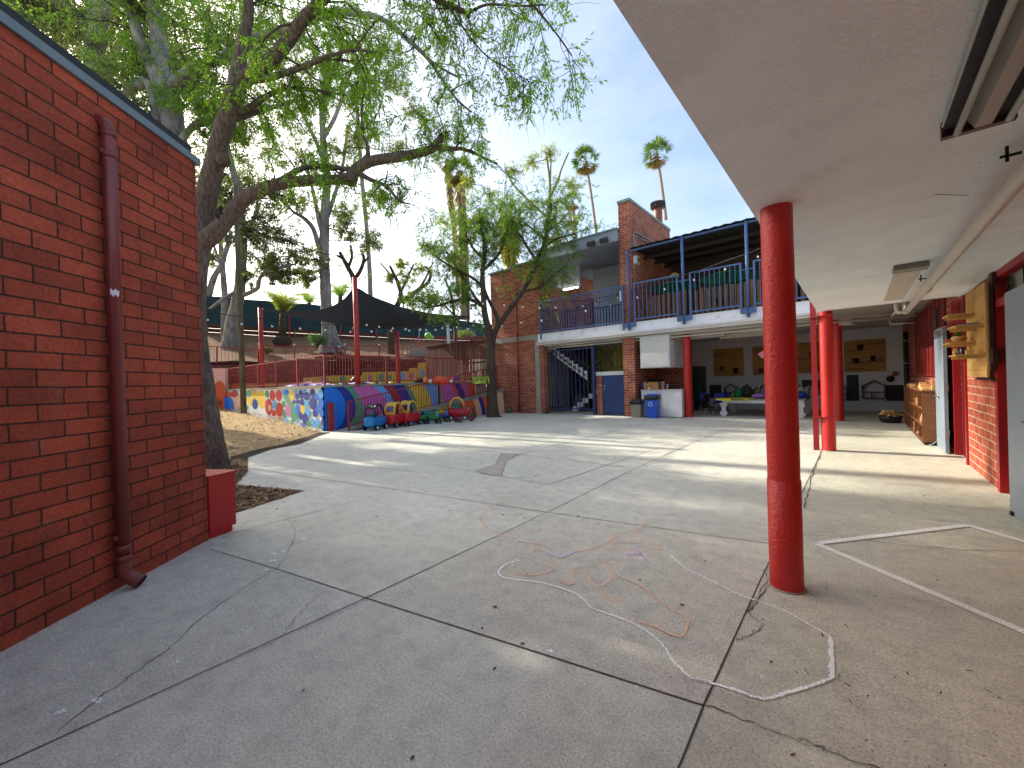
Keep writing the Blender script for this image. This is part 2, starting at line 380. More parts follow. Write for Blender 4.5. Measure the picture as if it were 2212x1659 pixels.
for pts in ([(1190,650),(1175,700),(1185,745),(1240,765),(1290,780),(1250,815),(1150,825),(1080,820),(1060,790)],
  [(880,510),(940,570),(1010,600),(1120,640),(1200,650),(1250,665)],[(880,510),(900,490),(950,440),(1080,400),(1050,370),(950,375)],
  [(1430,695),(1500,680),(1590,640),(1700,580),(1760,600),(1770,640),(1700,645),(1590,640)],[(1700,580),(1780,560),(1810,510)],
  [(1540,735),(1600,770),(1620,810),(1700,850),(1800,900),(1870,960),(1950,1020),(2030,1070),(2020,1140),(1970,1165),(1850,1110),(1750,1080)],
  [(1330,850),(1360,875),(1400,870),(1395,820),(1420,785),(1460,790),(1490,860),(1550,900),(1600,960),(1640,970),(1640,945)],
  [(1620,810),(1610,850),(1560,885)],[(1590,640),(1660,665),(1760,700)],[(1800,640),(1850,655),(1890,680),(1840,675)]): chalk(pts,.014,4)
for pts in ([(1245,690),(1290,715),(1340,725),(1420,690)],[(1690,715),(1770,710),(1810,750)],[(1750,680),(1780,720)]): chalk(pts,.018,5)
for pts in ([(480,320),(530,280),(620,265),(625,290)],[(705,215),(685,170),(660,155)],[(650,360),(750,335),(830,320)],[(1300,220),(1390,250),(1380,275),(1480,295),(1610,265)],
  [(1100,215),(1130,190),(1150,185)],[(750,515),(860,503)],[(1650,390),(1750,410),(1800,440)],[(1850,380),(1840,400)],[(1640,370),(1740,355),(1920,350)],[(40,130),(130,110),(220,115)],[(50,145),(200,130)],
  [(1820,515),(1900,530)],[(900,300),(960,330),(1050,340)],[(1400,430),(1460,470),(1440,520)],[(1480,560),(1560,540)],[(700,260),(760,240)],[(1010,700),(1080,730),(1060,780)],[(1500,600),(1540,640)],[(1900,490),(1990,480),(2010,500)],[(600,230),(780,205)],[(1060,720),(1180,722)],[(1020,630),(1090,635),(1050,660)]): chalk(pts,.015,6)
hx=[z6(*p) for p in((2150,920),(865,372),(1735,266),(2150,385))]
g.strip([hx[0],hx[1]],.062,Z3,7);g.strip([(hx[1][0]+.02,hx[1][1]+.03),hx[2]],.062,Z3+.002,7);g.strip([hx[2],hx[3]],.062,Z3,7)
# old paint drips, gum spots and the cement smear along the brick foot
def splat(x,y,r,mi,el=1.6,a0=.4):
    pts=[]
    for i in range(11):
        a=2*math.pi*i/11;q=r*random.uniform(.6,1.2);u=q*math.cos(a)*el;v=q*math.sin(a);pts.append((x+u*math.cos(a0)-v*math.sin(a0),y+u*math.sin(a0)+v*math.cos(a0),Z2))
    g.poly(pts,mi)
for (px,py,r) in ((592,1197,.022),(612,1192,.018),(588,1212,.024),(655,1165,.02),(575,1232,.016),(130,1540,.016),(210,1515,.018),(385,1430,.01),(640,1330,.008),(1190,1408,.014)): x,y=gp(px,py);splat(x,y,r,3)
for k in range(60): splat(random.uniform(-6,1),random.uniform(.8,8),random.uniform(.006,.016),random.choice((1,2,2,6)),1.2,random.uniform(0,3))
g.strip([(-5.0,1.08),(-4.4,.42),(-3.85,-.19),(-3.2,-.92),(-2,-2.25)],.05,Z2,6,.5)
# dark stains far off
PATCHM=concretemat('patched_concrete',(182,172,158))
ground=g.build('ground',[CONC,JOINT,CRACK,CHW,CHO,CHP,CHF,WLINE,PATCHM,concretemat('concrete_walkway',(198,196,178),.6),concretemat('concrete_corner_slab',(203,201,189),.6),concretemat('concrete_slab',(203,199,184),.6)],kind='structure')

# ---- mulch beds
MUL=soilmat('shredded_bark_mulch',(58,42,30),(104,80,58),(150,122,92),14)
CHIP=leafmat('bark_chips',[(74,54,40),(120,92,66),(168,140,106),(96,70,52)],0,.9)
STRAW=soilmat('pale_wood_chips',(132,106,72),(186,158,116),(214,190,148),20)
SCHIP=leafmat('straw_chips',[(150,120,80),(206,178,132),(226,206,168),(120,92,62)],0,.9)
def chips(name,fn,n,L,mat_,label_kind,zf=lambda x,y:0.,**kw):
    P=[]
    while len(P)<n:
        q=fn()
        if q is not None:P.append(q)
    c=np.array([(x,y,zf(x,y)) for x,y in P]);a=rng.uniform(0,6.28,n);l=rng.uniform(.3,1,n)*L;w=l*rng.uniform(.1,.3,n);t=rng.uniform(-.35,.35,n)
    d=np.stack([np.cos(a),np.sin(a),t],1)*l[:,None];s=np.stack([-np.sin(a),np.cos(a),rng.uniform(-.3,.3,n)],1)*w[:,None]
    c[:,2]+=np.abs(t)*l+.006
    v=np.stack([c-d-s,c+d-s,c+d+s,c-d+s],1).reshape(-1,3)
    return npmesh(name,v,4,mat_,kind='stuff',**kw)
def inpoly(x,y,P):
    r=False;j=len(P)-1
    for i in range(len(P)):
        if (P[i][1]>y)!=(P[j][1]>y) and x<(P[j][0]-P[i][0])*(y-P[i][1])/(P[j][1]-P[i][1])+P[i][0]: r=not r
        j=i
    return r
P1=[(-6.22,2.546),(-5.72,1.30),(-7.2,.9),(-10.6,1.0),(-10.6,3.3),(-8.2,2.1),(-7.6,2.1)]
P1=[(-6.22,2.546),(-5.80,1.45),(-7.0,.7),(-10.4,.9),(-10.4,3.1),(-8.6,2.55),(-7.6,2.08)]
b=MB();b.poly([(x,y,.006) for x,y in P1]);b.build('planting_bed',MUL,kind='structure')
def rin(P,x0,x1,y0,y1):
    def f():
        x,y=random.uniform(x0,x1),random.uniform(y0,y1)
        return (x,y) if inpoly(x,y,P) else None
    return f
chips('bark_mulch',rin(P1,-10.4,-5.7,.7,3.1),5200,.055,CHIP,0)
P2=[(-10.3,2.6),(-11.6,3.5),(-11.9,4.45),(-13.1,5.35),(-13.95,6.5),(-22,6.5),(-34,6.5),(-34,-6),(-12,-6)]
def chipz(x,y): 
    t=min(1.3,max(0,(-x-13.2)/9.2)); k=min(1,max(0,(y-1)/4)); return (.1+.42*t*k if x<-14 else .1*max(0,(-x-12.5)/1.5))*1.0+.02
bm=MB();nx,ny=44,26
for i in range(nx+1):
    for j in range(ny+1):
        x=-10.2-24*i/nx; y=-6+12.52*j/ny
        z=chipz(x,y)+random.uniform(-.012,.02)
        if not inpoly(x,y,P2): z=-.03
        bm.v.append((x,y,z))
for i in range(nx):
    for j in range(ny):
        a=i*(ny+1)+j; bm.f.append((a,a+1,a+ny+2,a+ny+1));bm.m.append(0);bm.sm.append(True)
bm.build('wood_chip_bed',STRAW,kind='structure')
chips('wood_chips',rin(P2,-24,-10.2,-1,6.5),9000,.07,SCHIP,0,chipz)
DB=soilmat('dark_damp_soil',(50,44,40),(72,64,56),(90,80,68),9)
b=MB();b.strip([(-10.4,2.75),(-11.4,3.75),(-11.75,4.55),(-13.0,5.5),(-13.7,6.35)],.5,.012,0,.25);b.build('soil_edge',DB,kind='structure')
# fallen leaves over the paving
LIT=leafmat('fallen_leaves',[(70,48,36),(110,70,48),(58,44,36),(150,116,84)],0,.8)
def litter():
    if random.random()<.45: return (random.gauss(.1,.5),random.gauss(2.3,.8))
    if random.random()<.5: return (random.gauss(-6.6,1.2),random.gauss(3,1.0))
    return (random.uniform(-9,1),random.uniform(.5,11))
chips('leaf_litter',litter,230,.013,LIT,0)

# ---- terrain: terrace, ramp, hillside
SLOPE=soilmat('dry_hillside_soil',(84,66,50),(124,98,76),(150,124,98),5)
SA,SB=at(430,840,21.6),at(985,832,26.8)      # line of the rubble wall
WA,WB=at(400,840,29),at(1075,827,44.5)       # line of the timber wall and windscreen
def lp(a,b,t): return a+(b-a)*t
b=MB();n=26;m=10
SA2,SB2=lp(SA,SB,-.6),lp(SA,SB,1.5);WA2,WB2=lp(WA,WB,-.6),lp(WA,WB,1.35)
for i in range(n+1):
    for j in range(m+1):
        t=i/n;u=j/m;p=lp(lp(SA2,SB2,t),lp(WA2,WB2,t),u)
        z=3.1+(5.75-3.1)*u**1.1+random.uniform(-.07,.07)
        b.v.append((p.x,p.y,z))
for i in range(n):
    for j in range(m):
        a=i*(m+1)+j;b.f.append((a+m+1,a+m+2,a+1,a));b.m.append(0);b.sm.append(True)
# plateau behind
k=len(b.v);D=(WB2-WA2).normalized();Nn=Vector((-D.y,D.x,0))
if Nn.dot(HD)<0:Nn=-Nn
for p in(WA2,WB2,WB2+Nn*60,WA2+Nn*60-RD*60): b.v.append((p.x,p.y,5.6))
b.f.append((k,k+1,k+2,k+3));b.m.append(0);b.sm.append(False)
b.build('hillside',SLOPE,kind='structure')
b=MB();b.poly([(-14.25,6.75,1.56),(-14.25,15.3,1.56),(SB.x-1,SB.y+2,1.56),(SA.x-1,SA.y,1.56),(-34,6.75,1.56)]);b.build('terrace_floor',CONC2,kind='structure')
def rz(y): return max(0,.131*(y-7.0))
b=MB();b.add([(-14.1,7,.006),(-13.42,7,.006),(-13.42,15.2,rz(15.2)),(-14.1,15.2,rz(15.2))],[(0,1,2,3)]);b.build('ramp',CONC,kind='structure')

# ---- painted mural retaining wall (terrace edge)
def P(n,c,**k): return mat(n,tuple(min(240,int(q*1.12+14)) for q in c),.7,.1,5,.1,30,**k)
MC={k:P('mural_'+k,c) for k,c in dict(blue=(12,92,188),navy=(16,36,118),green=(66,128,98),pink=(176,84,146),sky=(72,146,210),dred=(132,36,40),yellow=(196,166,58),orange=(190,76,34),peach=(222,160,130),pale=(196,206,198),red=(170,44,40),teal=(70,150,130),cream=(206,196,176),lilac=(120,84,160)).items()}
MK=list(MC);MM=[MC[k] for k in MK]
mw=thing('mural_wall',(-14.1,6.57,0),'low retaining wall painted with coloured bands and dots, at the edge of the raised terrace','wall')
b=MB();b.box(-34,-14.1,6.57,6.75,-.2,1.53,MK.index('pale'));b.build('dotted_wall',MM,mw)
b=MB();b.box(-14.3,-14.1,6.57,13.97,-.2,1.53,MK.index('cream'))
z4=lambda x,y:(720+.2084*x,604.8+.2084*y)
def Yat(px): return gx(px,840,-14.1).y
bands=[('blue',715.5,746),('navy',737,768),('green',760,784),('pink',806.5,838),('sky',826,851),('dred',849,868),('navy',872,889),('green',880,899.5),('yellow',914,931),('sky',942,945),('teal',946,957),('pink',974,987),('orange',980,993),('navy',993,1005.5),('pink',1010,1014),('orange',1026,1027)]
prev=[6.5701]*13
for nme,tp,md in bands:
    y0,y1=Yat(tp),Yat(md);cur=[]
    for i in range(13):
        t=i/12;cur.append(min(13.965,y0+(y1-y0)*math.sin(min(1,t/.55)*math.pi/2)*(1 if t<.6 else 1-.5*((t-.6)/.4)**2)))
    if nme=='blue': cur=[6.57+(y1-6.57)*math.sqrt(max(0,1-((i/12-.5)/.56)**2)) for i in range(13)]
    if nme=='navy' and tp<740: cur=[6.57+(y1-6.57)*math.sqrt(max(0,1-((i/12-.5)/.62)**2)) for i in range(13)]
    L=[(-14.097,prev[i],1.529-1.53*i/12) for i in range(13)];R=[(-14.097,cur[i],1.529-1.53*i/12) for i in range(13)]
    vs=L+R;b.add(vs,[(i,i+1,14+i,13+i) for i in range(12)],MK.index(nme));prev=cur
b.build('banded_wall',MM,mw)
b=MB();b.box(-14.5,-14.12,13.975,15.1,0,1.32);b.box(-14.9,-14.5,13.975,15.1,0,1.5);b.build('end_block',CONC2,mw)
b=MB();Z3m=lambda x,y:(403.2+.257*x,553+.257*y)
DN=[0]
def dot(x,y,rx,ry,k,off=.003,rag=.05):
    DN[0]+=1;off+=DN[0]*.0005
    X,Yp=Z3m(x,y);c=gy(X,Yp,6.57);e=gy(X+rx*.257,Yp,6.57);f=gy(X,Yp-ry*.257,6.57)
    a=abs(e.x-c.x);h=abs(f.z-c.z);pts=[]
    for i in range(18):
        t=2*math.pi*i/18;pts.append((min(-14.105,c.x+a*math.cos(t)*(1+random.uniform(-rag,rag))),6.57-off,min(1.52,c.z+h*math.sin(t)*(1+random.uniform(-rag,rag)))))
    b.poly(pts,MK.index(k))
for d in ((560,1200,62,70,'yellow'),(630,1205,34,80,'yellow'),(520,1160,26,28,'teal'),(505,1270,18,22,'teal'),(575,1245,24,44,'navy'),(676,1162,17,32,'green'),(722,1172,25,44,'red'),(775,1172,26,48,'red'),(690,1268,32,70,'red'),(780,1290,32,62,'red'),(735,1320,20,26,'red'),(740,1250,17,40,'sky'),(700,1275,14,26,'peach'),
  (812,1145,14,22,'sky'),(842,1145,18,24,'blue'),(885,1172,22,52,'yellow'),(823,1180,10,18,'teal'),(850,1208,18,38,'green'),(818,1245,14,28,'green'),(855,1298,20,54,'pink'),(886,1262,19,44,'green'),(824,1325,16,36,'green'),(905,1335,32,50,'green'),
  (920,1135,16,16,'sky'),(962,1160,20,40,'navy'),(927,1180,14,26,'navy'),(990,1135,20,16,'sky'),(1010,1180,28,34,'navy'),(1060,1150,22,36,'navy'),(910,1225,10,18,'navy'),(935,1225,12,20,'navy'),(970,1228,20,28,'navy'),(1012,1240,20,30,'sky'),(1065,1240,30,55,'navy'),(1098,1185,14,30,'blue'),
  (935,1290,22,42,'blue'),(980,1288,22,34,'yellow'),(1020,1320,24,44,'sky'),(1082,1322,20,34,'navy'),(962,1345,16,32,'navy'),(1002,1370,24,50,'navy'),(1110,1290,14,36,'blue'),(1135,1240,24,46,'blue'),(1132,1160,24,40,'sky'),(1140,1320,18,38,'blue'),(1060,1385,20,20,'sky'),(1150,1395,14,30,'navy'),(1105,1400,20,30,'sky'),(1030,1405,18,26,'green'),(985,1420,16,20,'blue'),(1075,1425,18,22,'sky'),(1120,1435,16,18,'green'),(940,1390,16,22,'sky'),(890,1395,18,20,'teal'),(840,1375,18,18,'sky'),(790,1365,22,16,'peach'),(1150,1440,12,20,'blue'),(430,1230,40,60,'peach'),(370,1250,34,60,'blue'),(350,1165,24,30,'orange'),(405,1160,28,30,'red')): dot(*d)
b.build('painted_dots',MM,mw)
b=MB();b.box(-34,-14.06,6.5,6.82,1.53,1.6);b.box(-14.36,-14.04,6.82,14.0,1.53,1.6);b.build('coping',CONC2,mw)
# small pink end wall with the orange disc
pk=thing('painted_end_wall',gy(470,880,8.0)*1,'pink block wall with a big orange disc and a blue shape, left of the dotted wall','wall')
D1=21.0
q=[at(437,796,D1),at(487,795,D1),at(487,892,D1),at(437,894,D1)]
b=MB();b.add(q,[(0,1,2,3)]);q2=[p+HD*.2 for p in q];b.add(q+q2,[(0,4,5,1),(1,5,6,2),(3,2,6,7),(0,3,7,4),(7,6,5,4)]);b.build('block_wall',[P('mural_rose',(216,150,140))],pk)
b=MB()
for cx,cy_,rx,ry,k in((474,850,15,27,1),(474,878,9,14,1)):
    b.poly([at(min(486,cx+rx*math.cos(t)),cy_-ry*math.sin(t),D1-.02) for t in [2*math.pi*i/20 for i in range(20)]],k)
b.poly([at(x,y,D1-.03) for x,y in((484,858),(498,852),(510,858),(511,882),(484,882))],0)
b.build('painted_shapes',[MC['blue'],MC['orange']],pk)

# ramp curb with mural below, seen under the railing
rw=thing('ramp_side_wall',(-13.4,7,0),'sloping ramp side wall with orange, peach and blue painted bands beside the tree','wall')
b=MB()
def wedge(y0,y1,k,bul=.25,nn=8):
    L=[];R=[]
    for i in range(nn+1):
        t=i/nn;s=math.sin(t*math.pi*.5)*bul*(1 if y0>7.2 else 0);s1=math.sin(t*math.pi*.5)*bul
        za,zb=rz(y0+.4)-.02,rz(y1+.4)-.02
        L.append((-13.395,y0+s,za*(1-t)));R.append((-13.395,min(15.2,y1+s1),zb*(1-t)))
    b.add(L+R,[(i,i+1,nn+2+i,nn+1+i) for i in range(nn)],MK.index(k))
for y0,y1,k in((7.2,8.6,'navy'),(8.6,9.6,'blue'),(9.6,10.3,'navy'),(10.3,10.9,'green'),(10.9,11.5,'yellow'),(11.5,11.8,'sky'),(11.8,12.15,'green'),(12.15,13.0,'orange'),(13.0,13.35,'peach'),(13.35,13.6,'navy'),(13.6,13.95,'orange'),(13.95,15.0,'peach')): wedge(y0,y1,k)
b.build('painted_bands',MM,rw)
b=MB();b.add([(-13.55,7,-.1),(-13.4,7,-.1),(-13.4,15.2,-.1),(-13.55,15.2,-.1),(-13.55,7,0),(-13.4,7,0),(-13.4,15.2,rz(15.2)),(-13.55,15.2,rz(15.2))],[(0,1,5,4),(1,2,6,5),(2,3,7,6),(3,0,4,7)]);b.build('wall_core',CONC2,rw)
b=MB();b.bar((-13.43,7.1,rz(7.1)+.05),(-13.43,15.2,rz(15.2)+.05),.16,.12);b.build('curb_beam',CONC2,rw)

# ================================================================= LEFT BRICK BUILDING
C0=Vector((-5.025,1.123,0));dn=Vector((-5.021+3.875,1.119+.151,0)).normalized();dl=Vector((-dn.y,dn.x,0))   # dl: away from camera, left
if dl.x>0: dl=-dl
lb=thing('brick_building',C0,'dark red brick building with a flat metal-edged roof, close on the left','building')
H=3.786
A=C0-dn*7;foot=[A,C0,C0+dl*6.5,A+dl*6.5]
b=MB();b.prism([(p.x,p.y,-.1) for p in foot],(0,0,H+.1));b.build('brick_wall',B_LEFT,lb)
def ring(off,z0,z1,m=0,mb=None):
    mb=mb or MB();f=[A-dn*off-dl*off,C0+dn*off-dl*off,C0+dn*off+dl*(6.5+off),A-dn*off+dl*(6.5+off)]
    mb.prism([(p.x,p.y,z0) for p in f],(0,0,z1-z0),m);return mb
ring(.03,H+.002,H+.07).build('metal_fascia',GREYM,lb)
ring(-.02,H+.075,H+.17).build('roof_edge',DARKR,lb)
# soldier course at foot, slightly proud
# downpipe
n_=-dl
def wp(px,py,off): v=pl(px,py,C0,C0-dn);return v+n_*off
top=pl(222,262,C0,C0-dn);bot=pl(243,1250,C0,C0-dn)
px_,py_=(top.x+bot.x)/2,(top.y+bot.y)/2;base=Vector((px_,py_,0))+n_*.062
r0=.042;zt=top.z+.0
arc=[Vector((base.x,base.y,zt))-n_*.1+Vector((0,0,.0))]
pts=[base+Vector((0,0,.16)),base+Vector((0,0,zt-.09))]
pts+= [base+Vector((0,0,zt-.09))+Vector((0,0,1))*.085*math.sin(t)-n_*.085*(1-math.cos(t)) for t in (.3,.6,.9,1.2,1.5)]
b=MB();b.tube(pts,r0,16)
for z in (zt-.14,zt-.30,.30,.22): b.cyl(base+Vector((0,0,z)),base+Vector((0,0,z+.05)),r0+.006,16)
sh=[base+Vector((0,0,.22)),base+Vector((0,0,.15)),base+n_*.03+Vector((0,0,.09))+dn*.02,base+n_*.1+Vector((0,0,.045))+dn*.03]
b.tube(sh,[r0,r0+.004,r0+.008,r0+.01],16,0,False)
for z in (zt-.27,.42): b.bar(base-dn*.07+Vector((0,0,z)),base+dn*.07+Vector((0,0,z)),.012,.03)
dp=b.build('downpipe',BROWNP,lb)
b=MB();lb_=sh[-1];ax=(sh[-1]-sh[-2]).normalized();b.lathe([(0.001,0),(r0+.004,0)],lb_-ax*.01,16,0,False,ax);b.build('outlet_opening',BLACK,dp)
b=MB();zs=wp(225,634,0).z;vd=math.atan2(-base.y,-base.x)
def cyp(a,z): return (base.x+(r0+.0015)*math.cos(vd+a),base.y+(r0+.0015)*math.sin(vd+a),zs+z)
b.add([cyp(-.5+i*.15,dz+.012*math.sin(i*1.7)) for dz in(-.022,.022) for i in range(9)],[(i,i+1,10+i,9+i) for i in range(8)],0,True);b.build('torn_sticker',WHITE,dp)
# faint chalk scribbles on bricks
CHB=chalkmat('faint_wall_chalk',(168,134,132),.55)
def wstrip(pts,w):
    V=[wp(x,y,.006) for x,y in pts]
    for i in range(len(V)-1):
        d=(V[i+1]-V[i]);u=n_.cross(d).normalized()*w/2
        b.add([V[i]-u,V[i+1]-u,V[i+1]+u,V[i]+u],[(0,1,2,3)])
for s in ([(148,1000),(150,1022),(156,1006),(160,1024),(165,1002)],[(172,1020),(178,1000),(184,1022)],[(190,1020),(192,1000),(200,1022),(206,1002)],[(150,1040),(155,1062)],[(10,1075),(60,1068),(20,1085)],[(100,1080),(140,1072)]): b=MB();wstrip(s,.0022);b.build('chalk_scribble',CHB,lb)

# red utility box
rb=thing('utility_box',gz(475,1160),'red painted metal utility box against the corner of the brick building','box')
c1=Vector((-5.02,1.18,0));c2=Vector((-5.13,1.40,0));hbox=.63
dd=(c2-c1).normalized();c1=Vector((-5.035,1.145,0));w_=(c2-c1).length;sd=Vector((-dd.y,dd.x,0));
if sd.x>0:sd=-sd
b=MB();b.prism([(p.x,p.y,.07) for p in(c1+sd*.0,c2,c2+sd*.62,c1+sd*.62)],(0,0,hbox-.07));b.prism([(p.x,p.y,.0) for p in(c1+sd*.02,c2-dd*.03+sd*.02,c2-dd*.03+sd*.6,c1+sd*.6)],(0,0,.07));b.build('cabinet',REDBOX,rb,.004)
b=MB();e=.012;b.prism([(p.x,p.y,hbox+.001) for p in(c1-sd*e-dd*e,c2-sd*e+dd*.03,c2+sd*.63+dd*.03,c1+sd*.63-dd*e)],(0,0,.014));b.build('lid',REDBOX,rb)
b=MB();b.prism([(p.x,p.y,.09) for p in(c2+dd*.002+sd*.03,c2+dd*.022+sd*.03,c2+dd*.022+sd*.57,c2+dd*.002+sd*.57)],(0,0,.5));b.build('door',REDBOX,rb)
# ================================================================= CLASSROOM WING ON THE RIGHT
cw=thing('classroom_wing',(1.3,8,0),'low classroom wing with white soffit slab, brick wall and red door frames','building')
XW=1.3
b=MB()
for y0,y1,z0,z1 in((-3,6.05,0,2.66),(7.52,9.3,0,2.66),(10.38,20.2,0,1.38),(10.38,11.0,1.38,3.1),(16.3,20.2,1.38,3.1),(11.0,16.3,2.9,3.1),(6.62,7.5,2.62,2.66),(9.3,10.38,2.62,3.1),(6.05,6.62,2.62,2.66)): b.box(XW,XW+.2,y0,y1,z0,z1)
b.build('brick_wall',B_RIGHT,cw)
b=MB();b.box(-.545,XW+.25,-4,9.68,2.66,3.05);b.build('soffit_slab',STUC,cw)
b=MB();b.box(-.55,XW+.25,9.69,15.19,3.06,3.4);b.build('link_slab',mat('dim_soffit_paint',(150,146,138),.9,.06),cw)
b=MB();b.box(XW-.03,XW-.002,-3,9.6,2.625,2.658);b.build('cornice_strip',WHITE,cw)
def frame(y0,y1,z0,z1,t=.09,x0=XW-.025,x1=XW+.06,mb=None,bottom=True):
    mb=mb or MB();mb.box(x0,x1,y0,y0+t,z0,z1);mb.box(x0,x1,y1-t,y1,z0,z1);mb.box(x0,x1,y0+t,y1-t,z1-t,z1)
    if bottom: mb.box(x0,x1,y0+t,y1-t,z0,z0+t)
    return mb
# near doorway with transom
fr=frame(6.05,7.52,0,2.655,.11,bottom=False);fr.box(XW-.025,XW+.06,6.16,7.41,2.2,2.29);f1=fr.build('door_frame',REDFR,cw)
b=MB();b.box(XW+.05,XW+.08,7.0,7.41,0,2.2);b.box(XW+.05,XW+.08,6.16,7.0,2.29,2.545);b.build('door_lining',REDPANEL,f1)
b=MB();b.box(XW+.03,XW+.045,6.62,7.15,2.31,2.53);b.build('transom_pane',GLASS,f1)
b=MB();b.box(XW+.09,XW+.1,6.06,7.51,0,2.61);b.build('painted_dark_sheet',mat('painted_room_shade',(30,24,22),.9),f1)  # near-black sheet paints the unlit room behind the doorway
b=MB();b.obox((1.2,6.0,1.13),(.024,0,0),(0,.47,0),(0,0,1.12));d1=b.build('open_door',DOORG,cw)
b=MB()
b.cyl((1.176,5.6,1.0),(1.13,5.6,1.0),.012,8);b.bar((1.13,5.6,1.0),(1.13,5.72,1.0),.02);b.build('handle',CHROME,d1)
b=MB();b.obox((1.17,6.35,.02),(.015,0,0),(0,.03,0),(0,0,.02));b.build('door_stop',RUB,d1)
# second doorway
fr=frame(9.3,10.38,0,2.655,.09,bottom=False);fr.box(XW-.025,XW+.06,9.39,10.29,2.26,2.35);f2=fr.build('door_frame',REDFR,cw)
b=MB();b.box(XW+.07,XW+.1,9.39,10.29,0,2.26);b.build('door_lining',REDPANEL,f2)
b=MB();b.box(XW+.03,XW+.045,9.45,10.2,2.37,2.55);b.build('transom_pane',GLASS,f2)
b=MB();b.obox((1.19,10.84,1.13),(.024,0,0),(.0,.5,0),(0,0,1.11));d2=b.build('open_door',DOORG,cw)
b=MB();b.cyl((1.166,10.98,1.0),(1.10,10.98,1.0),.02,8);b.bar((1.10,10.98,1.0),(1.10,10.84,1.0),.028);b.lathe([(.04,0),(.04,.012),(.02,.02)],(1.166,10.98,1.0),12,0,True,(-1,0,0));b.build('lever_handle',CHROME,d2)
b=MB();b.box(1.10,1.165,10.55,10.82,2.1,2.17);b.build('door_closer',GALV,d2)
b=MB();b.bar((1.16,11.3,.1),(1.08,11.33,.012),.02);b.cyl((1.08,11.33,0),(1.08,11.33,.03),.03,10);b.build('kick_stop',CHROME,d2)
for z in(.3,1.1,1.95): b=MB();b.box(1.165,1.22,10.322,10.337,z,z+.12);b.build('hinge',GALV,d2)
# red louvred window wall further on
b=MB()
for i in range(18):
    y=11.02+i*.293;b.box(XW-.03+(.012 if i%2 else 0),XW+.03,y,y+.28,1.4,2.88)
b.box(XW-.05,XW+.04,11.0,16.3,2.881,2.93);b.box(XW-.06,XW+.05,11.0,16.3,1.34,1.397);b.build('red_panelling',REDPANEL,cw)
b=MB();b.box(XW-.06,XW-.031,11.75,12.05,2.3,2.7);b.build('louvre_window',GLASS,cw)
b=MB();b.tube([(1.2,17.8,0),(1.2,17.8,2.7)],.06,12);
b.build('black_downpipe',BLACK,cw)
for z in(.9,1.7,2.4):b=MB();b.cyl((1.2,17.8,z),(1.2,17.8,z+.03),.066,12);b.build('pipe_band',GALV,cw)
# ceiling access panel and vent
b=MB();b.box(.37,.6,6.4,9.15,2.645,2.658);b.build('ceiling_panel',mat('soffit_patch_panel',(186,180,168),.85,.04),cw)
b=MB();b.box(.34,.62,6.2,6.42,2.60,2.657);b.build('ceiling_vent',mat('dim_vent_lens',(120,116,104),.5,.1),cw)
b=MB();b.bar((.42,3.9,2.659),(.60,4.1,2.659),.003);b.build('soffit_mark',DARKR,cw)

pp=thing('ceiling_pipe',(.69,4,2.5),'long cream painted pipe hung under the white soffit','pipe')
b=MB();xs=.69;b.tube([(xs+.02,-2,2.52),(xs+.01,2,2.52),(xs,6,2.51),(xs-.01,9.62,2.50)],.042,14)
for y in(2.2,7.35): b.cyl((xs+.005,y-.07,2.512),(xs+.005,y+.07,2.512),.052,14)
b.build('pipe_run',PIPEW,pp)
b=MB();b.tube([(xs-.01,9.6,2.5),(xs-.01,9.78,2.5),(xs-.01,9.83,2.55),(xs-.01,9.83,2.9)],.045,12);b.tube([(xs-.01,9.74,2.5),(xs-.12,9.74,2.5),(xs-.14,9.74,2.56),(xs-.14,9.74,2.95)],.03,10);b.build('pipe_bend',PIPEW,pp)
for y in(3.35,7.1,):
    b=MB();b.bar((xs-.06,y,2.66),(xs-.06,y,2.58),.012);b.bar((xs-.085,y,2.61),(xs-.01,y,2.61),.012);b.build('hanger',RUB,pp)
fl=thing('tube_light',(.45,1.5,2.6),'unlit twin tube ceiling light with bare tubes, at the top right','ceiling light')
b=MB();b.box(.335,.555,-1.2,2.80,2.615,2.658);b.build('housing',DARKR,fl)
b=MB();b.add([(.40,-1.2,2.615),(.425,-1.2,2.565),(.475,-1.2,2.565),(.50,-1.2,2.615),(.40,2.74,2.615),(.425,2.74,2.565),(.475,2.74,2.565),(.50,2.74,2.615)],[(0,1,5,4),(1,2,6,5),(2,3,7,6),(4,5,6,7)]);b.build('reflector',mat('aged_white_enamel',(150,148,138),.35,.1,2),fl)
for x in(.375,.53): b=MB();b.tube([(x,-1.2,2.575),(x,2.77,2.575)],.013,12);b.build('tube',mat('unlit_tube_glass',(190,198,190),.15,.04),fl)
b=MB();b.box(.33,.56,2.80,2.835,2.585,2.658);b.build('end_plate',mat('dark_red_enamel',(52,20,26),.4),fl)
b=MB();b.tube([(.325,-1.2,2.64),(.34,2.8,2.64)],.011,8);b.build('conduit',PIPEW,fl)

